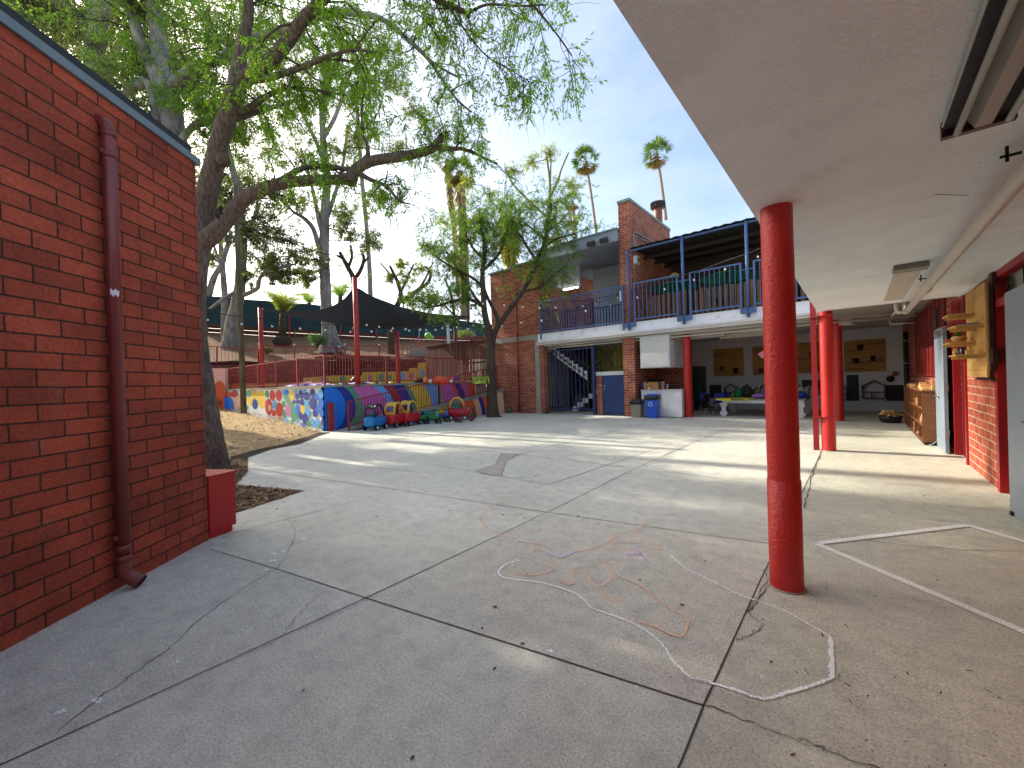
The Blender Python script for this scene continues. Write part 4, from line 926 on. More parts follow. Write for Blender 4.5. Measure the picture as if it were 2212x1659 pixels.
bag(-1.18,17.3,.646,.24,.42,(110,106,108),'large grey patterned bag at the right end of the low table')
# bins
def bin_(x0,x1,y,h,m,label,topc):
    t=thing('waste_bin',((x0+x1)/2,y,0),label,'bin','two bins in front of the white counter')
    b=MB();w=(x1-x0)/2;c=(x0+x1)/2;k=.84
    b.add([(c-w*k,y-w*k*.8,.01),(c+w*k,y-w*k*.8,.01),(c+w*k,y+w*k*.8,.01),(c-w*k,y+w*k*.8,.01),(c-w,y-w*.8,h),(c+w,y-w*.8,h),(c+w,y+w*.8,h),(c-w,y+w*.8,h)],[(3,2,1,0),(0,1,5,4),(1,2,6,5),(2,3,7,6),(3,0,4,7)]);b.build('bin_body',m,t,.012)
    b=MB();n=24;pr=[];
    for z,e in((h-.16,1.03),(h-.13,1.1),(h-.06,1.14),(h+.012,1.08),(h+.02,.98),(h-.1,.86)):
        for i in range(n):
            a=2*math.pi*i/n;cx,sy_=math.cos(a),math.sin(a);q=max(abs(cx),abs(sy_));ee=e*(1+random.uniform(-.035,.035))
            pr.append((c+w*cx/q*ee,y+w*.8*sy_/q*ee,z+random.uniform(-.012,.012)))
    b.add(pr,[(i*n+j,i*n+(j+1)%n,(i+1)*n+(j+1)%n,(i+1)*n+j) for i in range(5) for j in range(n)],0,True)
    b.poly([pr[5*n+j] for j in range(n)])
    b.build('bin_liner',mat('black_bin_liner',(16,16,18),.28,.1,8),t);return t,c,w
bin_(-6.67,-6.25,15.05,.66,mat('beige_plastic',(136,130,112),.5,.05),'beige square waste bin with a black liner, beside the brick pier',None)
t,c,w=bin_(-6.05,-5.60,14.98,.84,mat('blue_plastic',(24,82,190),.4,.05),'blue recycling bin with a white arrows symbol, in front of the white counter',None)
b=MB();yy=14.98-w*.8*.95-.012
cx,cz=c-.02,.52
for k in range(3):
    a=k*2*math.pi/3+math.pi/2
    def R2(u,v,a=a): return (cx+u*math.cos(a-math.pi/2)-v*math.sin(a-math.pi/2),yy,cz+u*math.sin(a-math.pi/2)+v*math.cos(a-math.pi/2))
    b.poly([R2(*p) for p in((-.05,.045),(-.028,.085),(.028,.085),(.045,.06),(.02,.048),(.012,.058),(-.012,.058),(-.028,.032))])
    b.poly([R2(*p) for p in((.062,.068),(.07,.03),(.02,.045))])
b.build('recycling_symbol',WHITE,t)
b=MB();q=w*1.08;b.box(c-q,c+q,14.98-w*.88,14.98+w*.88,.845,.875);b.box(c-q*.6,c+q*.6,14.98-w*.5,14.98+w*.88,.876,.90);b.build('bin_rim',mat('blue_plastic',(24,82,190)),t)
# counter things
cb_=thing('cardboard_box',(-6.15,15.65,1.04),'brown cardboard parcel box with a curved dark arrow, on the white counter','box')
b=MB();b.box(-6.38,-6.02,15.5,15.95,1.0405,1.34);b.box(-6.0199,-5.82,15.52,15.95,1.0405,1.33);b.build('carton',mat('cardboard',(176,128,74),.8,.06,5),cb_)
b=MB();pts=[(-6.33+.26*i/10,15.4985,1.16-.035*math.sin(math.pi*i/10)) for i in range(11)]
for i in range(10): b.add([pts[i],pts[i+1],(pts[i+1][0],15.4985,pts[i+1][2]+.018),(pts[i][0],15.4985,pts[i][2]+.018)],[(0,1,2,3)])
b.add([(-6.09,15.4985,1.15),(-6.05,15.4985,1.2),(-6.10,15.4985,1.2)],[(0,1,2)]);b.box(-6.24,-6.19,15.4975,15.4995,1.28,1.339);b.build('printed_arrow',mat('dark_print',(34,30,30),.7),cb_)
b=MB();b.lathe([(.001,0),(.05,0),(.05,.2),(.03,.24),(.03,.28),(.001,.28)],(-6.45+.03,15.5,1.041),14);simple('water_bottle','dark blue drink bottle at the left end of the counter top','bottle',b,mat('blue_bottle',(30,50,110),.25))
b=MB();b.lathe([(.001,0),(.045,0),(.05,.05),(.03,.08),(.008,.085),(.008,.12),(.001,.12)],(-6.12,15.42,1.041),14);simple('soap_dispenser','small white pump dispenser in front of the cardboard box','dispenser',b,WHITE)
b=MB();b.lathe([(.05,0),(.07,.28),(.085,.30)],(-5.68,15.7,1.041),14);b.lathe([(.001,0),(.05,0)],(-5.68,15.7,1.041),14);simple('plastic_cup','tall translucent pinkish cup stack right of the cardboard box','cup',b,mat('milky_plastic',(168,140,140),.4))
b=MB();b.lathe([(.04,0),(.06,.2),(.065,.21)],(-5.52,15.72,1.041),14);b.lathe([(.001,0),(.04,0)],(-5.52,15.72,1.041),14);simple('plastic_cup','shorter milky cup at the right of the tall cup stack','cup',b,mat('milky_plastic2',(140,128,130),.4))
b=MB()
for i in range(40):
    a=random.uniform(0,6.28);p=Vector((-6.1+random.uniform(-.25,.35),15.9,1.34));e=Vector((math.cos(a)*.16,math.sin(a)*.1,random.uniform(.05,.2)));s=Vector((-math.sin(a),math.cos(a),0))*.03
    b.add([p-s*.3,p+e*.5-s,p+e,p+e*.5+s],[(0,1,2,3)])
simple('potted_fern','dark leafy plant on top of the cardboard box','plant',b,leafmat('dark_fern',[(20,40,22),(40,66,34)],.2))
# stacked chairs in the shade
def chair(x,y,rzz,label,c,tilt=0):
    t=thing('school_chair',(x,y,0),label,'chair','stacking chairs in the shade under the balcony');R_=Matrix.Rotation(rzz,3,'Z')@Matrix.Rotation(tilt,3,'Y')
    def W(p): return Vector((x,y,0))+R_@Vector(p)
    b=MB();vs=[]
    for i in range(7):
        for j in range(5):
            u=i/6;w=(j/4-.5)*.36
            if u<.5: p=(.18-.36*u*2,w,.42-.02*math.cos(w*8)) 
            else: p=(-.18-.08*(u-.5)*2,w,.44+.34*(u-.5)*2)
            vs.append(W(p))
    b.add(vs,[(i*5+j,i*5+j+1,(i+1)*5+j+1,(i+1)*5+j) for i in range(6) for j in range(4)],0,True);b.build('seat_shell',c,t)
    for sx in(.17,-.17):
        for sy_ in(.17,-.17): b=MB();b.tube([W((sx*1.15,sy_*1.1,.02)),W((sx*.7,sy_,.41))],.011,6);b.build('leg',CHROME,t)
blu=mat('chair_blue',(26,46,150),.5)
chair(-5.35,17.0,.3,'dark maroon stacking chair beside the counter end',mat('chair_maroon',(60,22,26),.5))
chair(-4.45,16.5,.9,'stacking chair with pale metal legs tipped beside the slender red column',BLACK,.5)
chair(-4.9,18.4,-1.2,'blue stacking chair against the green cupboard',blu)
chair(-4.35,18.6,-1.9,'blue stacking chair under the left black board',blu)
chair(-4.3,18.0,-1.5,'blue stacking chair standing nearest the low white table',blu)
# upstairs umbrellas and bits
UG=mat('green_umbrella_cloth',(64,150,96),.7,.08)
def umb(x,y,z,r,label):
    t=thing('patio_umbrella',(x,y,3.68),label,'umbrella','green patio umbrellas on the upper terrace')
    b=MB();n=8
    for i in range(n):
        a,a2=2*math.pi*i/n,2*math.pi*(i+1)/n
        b.add([(x,y,z+.32),(x+r*math.cos(a),y+r*math.sin(a),z),(x+r*math.cos((a+a2)/2)*.94,y+r*math.sin((a+a2)/2)*.94,z+.02),(x+r*math.cos(a2),y+r*math.sin(a2),z)],[(0,1,2),(0,2,3)])
    b.build('canopy',UG,t);b=MB();b.cyl((x,y,3.68),(x,y,z+.36),.025,8);b.build('pole',mat('umbrella_pole',(90,70,50)),t)
umb(-5.75,17.3,5.2,1.0,'green patio umbrella between the first two blue posts upstairs')
umb(-3.7,17.3,5.24,1.05,'green patio umbrella in front of the dark window upstairs')
b=MB();b.box(-5.78,-5.46,17.1,17.3,5.56,5.72);b.box(-5.7,-5.55,17.12,17.25,5.72,5.78);simple('yellow_crate','small yellow box on top of the left green umbrella upstairs','box',b,mat('pale_yellow_card',(196,176,96),.7))

# ================================================================= RED FENCES
def zlin(p,q,x,y):
    d=q-p;t=((x-p.x)*d.x+(y-p.y)*d.y)/(d.x*d.x+d.y*d.y);return p.z+(q.z-p.z)*t
def fence(label,T0,T1,B0,B1,posts,sp=.11,pw=.055,bar=.016,foot=None,group='red painted metal railings',cap=False,m=None):
    """T0,T1 ends of the top rail; B0,B1 ends of the bottom rail; posts: list of fractions"""
    m=m or RED2;T0,T1,B0,B1=map(Vector,(T0,T1,B0,B1))
    t=thing('metal_railing',(B0.x,B0.y,B0.z),label,'railing',group)
    b=MB();b.bar(T0,T1,.045,.04);b.build('top_rail',m,t)
    b=MB();b.bar(B0,B1,.035,.035);b.build('bottom_rail',m,t)
    L=(T1-T0).length;n=int(L/sp);b=MB()
    for i in range(1,n): u=i/n;b.bar(lp(B0,B1,u),lp(T0,T1,u),bar)
    b.build('upright_bars',m,t)
    for u in posts:
        tp_=lp(T0,T1,u);bt=lp(B0,B1,u);f=foot(bt.x,bt.y) if foot else bt.z-.1
        b=MB();b.bar((bt.x,bt.y,f),tp_+Vector((0,0,.02)),pw);po=b.build('post',m,t)
        if cap: b=MB();b.ell(tp_+Vector((0,0,.07)),.06,mi=0,n=8,m=5);b.build('post_cap',WHITE,po)
    return t
fence('long red railing on top of the banded mural wall, level',(-14.12,6.62,2.66),(-14.12,13.72,2.66),(-14.12,6.62,1.70),(-14.12,13.72,1.70),(0,.345,.67,1),foot=lambda x,y:1.60)
rl=gy(491,795.7,6.66);xl=gy(508,842,6.66)
fence('red railing along the top of the dotted wall',(-14.12,6.66,2.66),(-24.6,6.66,2.66),(-14.12,6.66,1.70),(-24.6,6.66,1.70),(.22,.42,.62,1),sp=.15,foot=lambda x,y:1.60)
fence('sloping red railing climbing beside the ramp behind the toy cars',(-13.43,7.08,1.0),(-13.43,14.9,2.33),(-13.43,7.08,.17),(-13.43,14.9,1.22),(0,.515,.98),sp=.125,foot=lambda x,y:rz(y) if y>7.2 else 0)
b=MB();b.obox((-13.98,6.72,.5),(.02,0,0),(0,.09,0),(0,0,.5));b.box(-14.02,-13.95,6.80,6.83,0,.98);simple('gate_stub','short red metal post panel at the foot of the mural corner','gate post',b,RED2)
S3=lambda x,y:pl(x,y,SA,SB)
fence('red railing on the stone wall, leftmost stretch behind the wooden lamp post',S3(437,746.5),S3(557,755),S3(437,790),S3(557,788),(.25,1),sp=.16,foot=lambda x,y:3.0,cap=False)
fence('red railing on the stone wall with white-capped posts, between the two tall red posts',S3(560,745.5),S3(742,751.5),S3(560,786),S3(742,774),(0,.4,.95),sp=.16,foot=lambda x,y:3.0,cap=True)
fence('red railing on the stone wall behind the shade sail posts, right stretch',S3(746,746.5),S3(857,748.6),S3(746,772),S3(857,774),(0,.65,1),sp=.16,foot=lambda x,y:3.0,cap=True)
# stair railings far up on the right
for i,(a,c_,lab_) in enumerate((((868,744,880,745,868,772,880,772),1,'short red gate railing beside the hill steps'),((893,731,968,726,905,752,968,750),1,'red stair railing leading up behind the brown slatted fence'),((968,725,1052,728,968,745,1052,745),1,'low red railing beyond the top of the brown slatted fence'),((903,728,930,745,903,752,930,768),1,'red handrail slanting down in front of the hill steps'))):
    d=29+i*.4
    fence(lab_,at(a[0],a[1],d),at(a[2],a[3],d),at(a[4],a[5],d),at(a[6],a[7],d),(0,1),sp=.2)
b=MB()
for i in range(5):
    p=at(905+i*3,772-i*4.5,28.2);b.obox(p+HD*.5,RD*.9,HD*.6,(0,0,.08))
simple('hill_steps','pale stone steps climbing the hillside beside the red railings','steps',b,CONC2)

# stone wall
sw=thing('stone_wall',lp(SA,SB,.4)*1,'dark red rubble stone retaining wall at the back of the terrace','wall')
Ud=(SB-SA).normalized();Ud.z=0;Ud.normalize();Vd=Vector((-Ud.y,Ud.x,0))
if Vd.dot(HD)<0:Vd=-Vd
A0=SA-Ud*2;LS=(SB-SA).length+2;b=MB();z=1.55
tops=[(452,795),(550,789),(640,779),(700,772),(800,770),(900,778),(985,781)]
def topz(u):
    p=A0+Ud*u
    best=3.2
    for i in range(len(tops)-1):
        pa,pb=S3(*tops[i]),S3(*tops[i+1]);ta=(pa-A0).dot(Ud);tb_=(pb-A0).dot(Ud)
        if ta<=u<=tb_: return pa.z+(pb.z-pa.z)*(u-ta)/(tb_-ta)
        if i==0 and u<ta: best=pa.z
        if i==len(tops)-2 and u>tb_: best=pb.z
    return best
while z<3.6:
    h=random.uniform(.08,.15);u=0
    while u<LS:
        w=random.uniform(.15,.5)
        if z+h<topz(u)+.12:
            c=A0+Ud*(u+w/2)+Vector((0,0,0));c.z=z+h/2
            o=random.uniform(0,.1);rx=random.uniform(-.12,.12)
            b.obox(c-Vd*o,Ud*(w/2-.012)+Vector((0,0,rx*w*.2)),Vd*.12,(0,0,h/2-.012),random.choice((0,0,1,2)))
        u+=w
    z+=h
b.build('rubble_stones',[mat('stone_red',(104,42,38),.85,.3,5,.5,20),mat('stone_brown',(92,64,54),.85,.3,5,.5,20),mat('stone_rose',(126,74,66),.85,.3,5,.5,20)],sw)
b=MB();q=[A0,A0+Ud*LS];b.add([q[0]+Vd*.1+Vector((0,0,-.5+.0)),q[1]+Vd*.1,q[1]+Vd*.5,q[0]+Vd*.5],[],0)
pp0=A0+Vd*.08;pp1=A0+Ud*LS+Vd*.08
b=MB();b.prism([(pp0.x,pp0.y,1.5),(pp1.x,pp1.y,1.5),(pp1.x,pp1.y,3.05),(pp0.x,pp0.y,3.05)],Vd*.5);b.build('mortar_core',mat('dark_wall_core',(42,26,24),.95),sw)
yw=thing('yellow_wall',lp(SA,SB,.6)*1,'low stepped yellow wall painted with flowers at the foot of the stone wall','wall')
def SP(px,py,o): 
    a,b_=SA-Vd*o,SB-Vd*o; return pl(px,py,a,b_)
MY=[P('mural_ochre',(190,158,58)),MC['pink'],MC['green'],MC['sky'],MC['orange'],MC['yellow'],P('mural_mustard',(168,110,44))]
def ystrip(x0,y0,x1,y1,mi,o=.35,mb=None):
    a,c=SP(x0,y0,o),SP(x1,y1,o);mb.prism([(a.x,a.y,1.56),(c.x,c.y,1.56),(c.x,c.y,c.z),(a.x,a.y,a.z)],Vd*.2,mi)
b=MB()
for x0,y0,x1,y1,mi in((455,829,655,826,6),(655,816,722,811,0),(722,811,782,811,0),(782,804,884,802,0),(884,795,903,795,0),(903,784,924,782,0)): ystrip(x0,y0,x1,y1,mi,.35,b)
b.build('wall_body',MY,yw)
b=MB()
for x,y,r,mi,sx in((800,818,9,1,.35),(823,815,8,2,.9),(842,815,5,2,1),(868,812,9,3,.8),(888,812,8,1,.7),(740,818,7,2,.9),(700,820,7,1,.9),(770,820,9,4,.5),(912,806,9,3,.5),(630,830,5,1,1)):
    b.poly([SP(x+r*sx*math.cos(t),y-r*math.sin(t),.37+x*.00001) for t in [2*math.pi*i/14 for i in range(14)]],mi)
b.build('painted_flowers',MY,yw)

# timber retaining wall and windscreen
Wp=lambda x,y,o=0:pl(x,y,WA+ -Nn*o,WB-Nn*o)
tw=thing('timber_wall',lp(WA,WB,.5)*1,'long low wall of brown horizontal timber boards below the dark green windscreen','wall')
xs_=[430+i*45 for i in range(15)]
def interp(tab,x):
    for i in range(len(tab)-1):
        if x<=tab[i+1][0] or i==len(tab)-2:
            a,c=tab[i],tab[i+1];return a[1]+(c[1]-a[1])*(x-a[0])/(c[0]-a[0])
TB=[(430,701),(690,716),(905,728),(1062,732)];TT=[(430,637),(608,653),(760,664),(941,686),(1070,702)];TG=[(430,727),(591,738),(800,743),(905,748),(1062,752)]
b=MB()
for i in range(14):
    x0,x1=xs_[i],xs_[i+1]
    for k in range(4):
        f0,f1=k/4,(k+.93)/4
        def pz(x,f): y=interp(TB,x)-2.5+(interp(TG,x)+8.5-interp(TB,x))*(1-f); return Wp(x,y,.05+.0)
        a,c,d,e=pz(x0,f0),pz(x1,f0),pz(x1,f1),pz(x0,f1);o=Nn*random.uniform(.0,.03)
        b.prism([a+o,c+o,d+o,e+o],Nn*.06)
b.build('boards',BROWNW,tw)
for x in(448,496,567,636,706,770,815,862,905,960,1010):
    b=MB();b.bar(Wp(x,interp(TG,x)+8,.12),Wp(x,interp(TB,x)+2,.12),.1);b.build('timber_post',mat('weathered_post',(120,100,84),.85,.2),tw)
ws=thing('windscreen_fence',lp(WA,WB,.5)+Vector((0,0,6)),'tall fence hung with dark green windscreen fabric along the top of the hill','fence')
b=MB();cols=60;vs=[]
for i in range(cols+1):
    x=425+ (1075-425)*i/cols;o=.05*math.sin(i*1.3)
    for f in(0,.33,.66,1): vs.append(Wp(x,interp(TB,x)*(1-f)+interp(TT,x)*f+ (0 if f in(0,) else .6*math.sin(i*.8)),o*math.sin(3.14*f)))
b.add(vs,[(i*4+j,(i+1)*4+j,(i+1)*4+j+1,i*4+j+1) for i in range(cols) for j in range(3)],0,True);b.build('windscreen_fabric',TEALN,ws)
for x in(625,735,812,905,980,1052):
    b=MB();b.bar(Wp(x,interp(TG,x)+6,.2),Wp(x,interp(TB,x)-32,.2),.09);b.build('fence_post',RED2 if x<850 else GALV,ws)
b=MB();a=at(968,700,28);b.bar(at(970,757,28),at(967,700,28),.14);b.bar(at(1056,748,28),at(1056,727,28),.12);simple('steel_post','pair of galvanised posts beside the red hill railing','post',b,GALV)
# brown slat fence
sf=thing('slatted_fence',(-17,15.2,1.56),'tall brown fence of upright slats at the end of the terrace, meeting the brick wall','fence')
b=MB();random.seed(5)
for i in range(48):
    x=-19.35+i*.11
    if x>-14.2:break
    w=.095 if i<12 else .078
    b.box(x,x+w,15.12+random.uniform(0,.012),15.15,1.62,3.72+ -.0)
b.build('slats',BROWNW,sf)
b=MB();b.box(-19.4,-14.16,15.08,15.2,3.721,3.77);b.box(-19.4,-14.16,15.151,15.19,2.55,2.63);b.box(-19.4,-14.16,15.151,15.19,1.7,1.78);b.build('rails',BROWNW,sf)
for x in(-19.42,-17.9,-16.2,-14.2): b=MB();b.box(x,x+.09,15.151,15.24,1.56,3.72);b.build('post',BROWNW,sf)
# tall red posts
def rpost(px,yt,X,Y,r,z0,label,foot=1.56):
    t=gy(px,yt,Y) if X is None else None
    b=MB()
    if X is None: x=t.x;zt=t.z;b.tube([(x,Y,z0),(x,Y,zt)],r,14)
    else: zt=yt;b.tube([(X,Y,z0),(X,Y,zt)],r,14)
    b.lathe([(r*1.5,0),(r*1.5,.02),(r,.02)],(t.x if t else X,Y,z0),14)
    return simple('shade_post',label,'post',b,mat('red_post_paint',(176,44,36),.5,.1),'tall red steel posts holding the shade sail')
rpost(562,665,None,6.95,.095,1.56,'red steel post at the left corner of the shade sail')
rpost(0,5.53,-13.99,7.79,.088,1.60,'tallest red steel post, rising from the banded mural wall through the sail')
pz_=at(861,826,21);b=MB();b.tube([(pz_.x,pz_.y,1.56),(pz_.x,pz_.y,at(858.5,716,21).z)],.1,12);simple('shade_post','shorter red steel post under the right side of the shade sail','post',b,mat('red_post_paint',(176,44,36)),'tall red steel posts holding the shade sail')
# sail
def coons(Tp,Bt,n=30,m=8):
    def sam(P,t):
        k=t*(len(P)-1);i=min(int(k),len(P)-2);f=k-i
        p0,p1,p2,p3=P[max(i-1,0)],P[i],P[i+1],P[min(i+2,len(P)-1)]
        return .5*((2*p1)+(p2-p0)*f+(2*p0-5*p1+4*p2-p3)*f*f+(3*p1-p0-3*p2+p3)*f**3)
    b=MB()
    for i in range(n+1):
        for j in range(m+1):
            a,c=sam(Tp,i/n),sam(Bt,i/n);f=j/m;b.v.append(tuple(lp(a,c,f)+Vector((0,0,-.35*math.sin(math.pi*f)*math.sin(math.pi*i/n)))))
    for i in range(n):
        for j in range(m): q=i*(m+1)+j;b.f.append((q,q+1,q+m+2,q+m+1));b.m.append(0);b.sm.append(True)
    return b
Tp=[at(569,668,17.8),at(640,673,17.5),at(700,667,17),at(740,648,16.6),at(768,622,16.2),at(800,638,17.5),at(836,652,19),at(875,665,21),at(948,679,24),at(1014,682,27)]
Bt=[at(569,670,17.9),at(620,678,19),at(670,688,20),at(719,699,21),at(770,706,22),at(830,709,23),at(890,707,24.5),at(941,703,26),at(975,697,27),at(1014,684,27.2)]
t_=coons(Tp,Bt,36,9);sl=thing('shade_sail',at(780,690,20),'large charcoal fabric shade sail stretched between the red posts','shade sail');t_.build('sail_cloth',SAILM,sl)
b=MB();b.tube([at(564,667,17.2),Tp[0]],.015,6);b.tube([at(766,619,15.25),Tp[4]],.015,6);b.build('tension_wire',GALV,sl)
# toys on the terrace
def lump(name,px,py,d,rx,rz_,c,label,cat,group=None,n=.15):
    p=at(px,py,d);k=d/880;b=MB();b.ell((p.x,p.y,max(1.57+rz_*k*.8,p.z)),rx*k,rx*k*.8,rz_*k,12,7,0,n)
    return simple(name,label,cat,b,mat('toy_%d_%d_%d'%c,c,.5,.1),group)
TT_='play things scattered on the terrace'
b=MB();p=at(665,829,17);random.seed(3)
for i in range(16):
    for j in range(8): b.v.append((p.x+(i-8)*.17*RD.x+j*.12*HD.x,p.y+(i-8)*.17*RD.y+j*.12*HD.y,1.6+random.uniform(0,.22)*math.sin(math.pi*i/15)*math.sin(math.pi*(j+.5)/8)))
for i in range(15):
    for j in range(7): q=i*8+j;b.f.append((q,q+8,q+9,q+1));b.m.append((i+j)%3==0);b.sm.append(True)
simple('striped_cloth','crumpled purple and white cloth on the terrace floor behind the railing','cloth',b,[mat('purple_cloth',(84,62,150),.8),mat('lilac_cloth',(190,184,214),.8)])
b=MB();p=at(775,832,18);
for i in range(14):
    for j in range(6): b.v.append((p.x+(i-7)*.13*RD.x+j*.12*HD.x,p.y+(i-7)*.13*RD.y+j*.12*HD.y,1.6+random.uniform(0,.12)))
for i in range(13):
    for j in range(5): q=i*6+j;b.f.append((q,q+6,q+7,q+1));b.m.append((i*j)%2);b.sm.append(True)
simple('white_blue_cloth','crumpled pale blue sheet on the terrace right of the purple cloth','cloth',b,[mat('pale_blue_cloth',(176,186,214),.8),mat('blue_violet_cloth',(90,100,176),.8)])
lump('play_mound',765,822,19,9,8,(120,36,34),'dark red play mound in front of the yellow wall','toy',TT_)
lump('yellow_toy',806,829,18,8,3,(214,184,70),'low yellow toy on the terrace edge','toy',TT_)
lump('yellow_toy',846,827,18,7,3,(206,170,60),'flatter yellow toy near the shorter red post','toy',TT_)
lump('crate_heap',905,824,17.5,11,7,(70,30,26),'dark brown heap of toys near the slatted fence','toy',TT_)
lump('orange_toy',920,823,17,6,8,(226,130,60),'upright orange toy in front of the brown slatted fence','toy',TT_)
lump('toy_basin',930,826,16.6,5,5,(226,200,190),'pale toy basin beside the orange toys','toy',TT_)
b=MB();p=at(955,822,16.6);b.tube([p-RD*.32,p+RD*.3],[.17,.15],14);b.tube([p+RD*.36,p+RD*.5],[.13,.13],14);simple('orange_barrel','big orange and white play tunnel on the terrace','toy',b,mat('orange_plastic',(214,74,40),.45,.3,8),TT_)
lump('blue_toy',984,816,16.5,3,7,(60,60,160),'small upright blue toy right of the orange tunnel','toy',TT_,.05)
lump('white_toy',975,826,16.4,5,3,(220,214,214),'white toy on the terrace edge right of the orange tunnel','toy',TT_)
lump('red_toy',1000,826,16.4,5,3,(190,70,70),'small red and pink toy near the end of the level railing','toy',TT_)
t=thing('lime_toy',at(1036,823,15.6),'bright lime green play equipment beside the small tree','toy')
b=MB();p=at(1036,822,15.6)
for i in range(4): b.tube([p+RD*(-.24+i*.15)+Vector((0,0,-.12)),p+RD*(-.26+i*.17)+Vector((0,0,.13)),p+RD*(-.18+i*.17)+Vector((0,0,.13)),p+RD*(-.16+i*.17)+Vector((0,0,-.12))],.03,8)
b.box(p.x-.22,p.x+.22,p.y-.15,p.y+.15,1.56,p.z-.12)
b.build('lime_frame',mat('lime_plastic',(150,176,44),.4),t)
for (x,y,r,l) in((925,725,7.5,'larger lime green ball hung on the red hill railing'),(932.5,729,5,'smaller lime green ball beside the larger one on the hill railing')):
    p=at(x,y,28.5);b=MB();b.ell(p,r*28.5/880,n=14,m=10);simple('green_ball',l,'ball',b,mat('lime_ball',(130,196,76),.4,.3,2))
b=MB();b.ell((-12.05,14.75,.11),.11,n=16,m=12);p=gz(1097,893);simple('green_ball','small green ball on the paving by the brick wall','ball',b,mat('green_ball_paint',(20,120,66),.4))
bpy.context.view_layer.objects.active=None
# the ball stands where the photo shows it
o=[x for x in COL.objects if x.name.startswith('green_ball')][-1]; o.location=(p.x,p.y+.1,0)

# wooden lamp pole
lpx=gy(527,897,6.2)
b=MB();lx,ly,lz=lpx.x,lpx.y,chipz(lpx.x,0);q0=Vector((lx,ly,lz-.05));q1=at(514,553,q0.dot(HD));q2=at(508,400,q0.dot(HD))
b.tube([q0,q0*.5+q1*.5,q1,q2],[.125,.12,.11,.09],10);simple('wooden_pole','tall weathered wooden pole in front of the dotted wall','pole',b,barkmat('pole_wood',(74,68,56),(120,112,94),10,.3,(1,1,.1)))

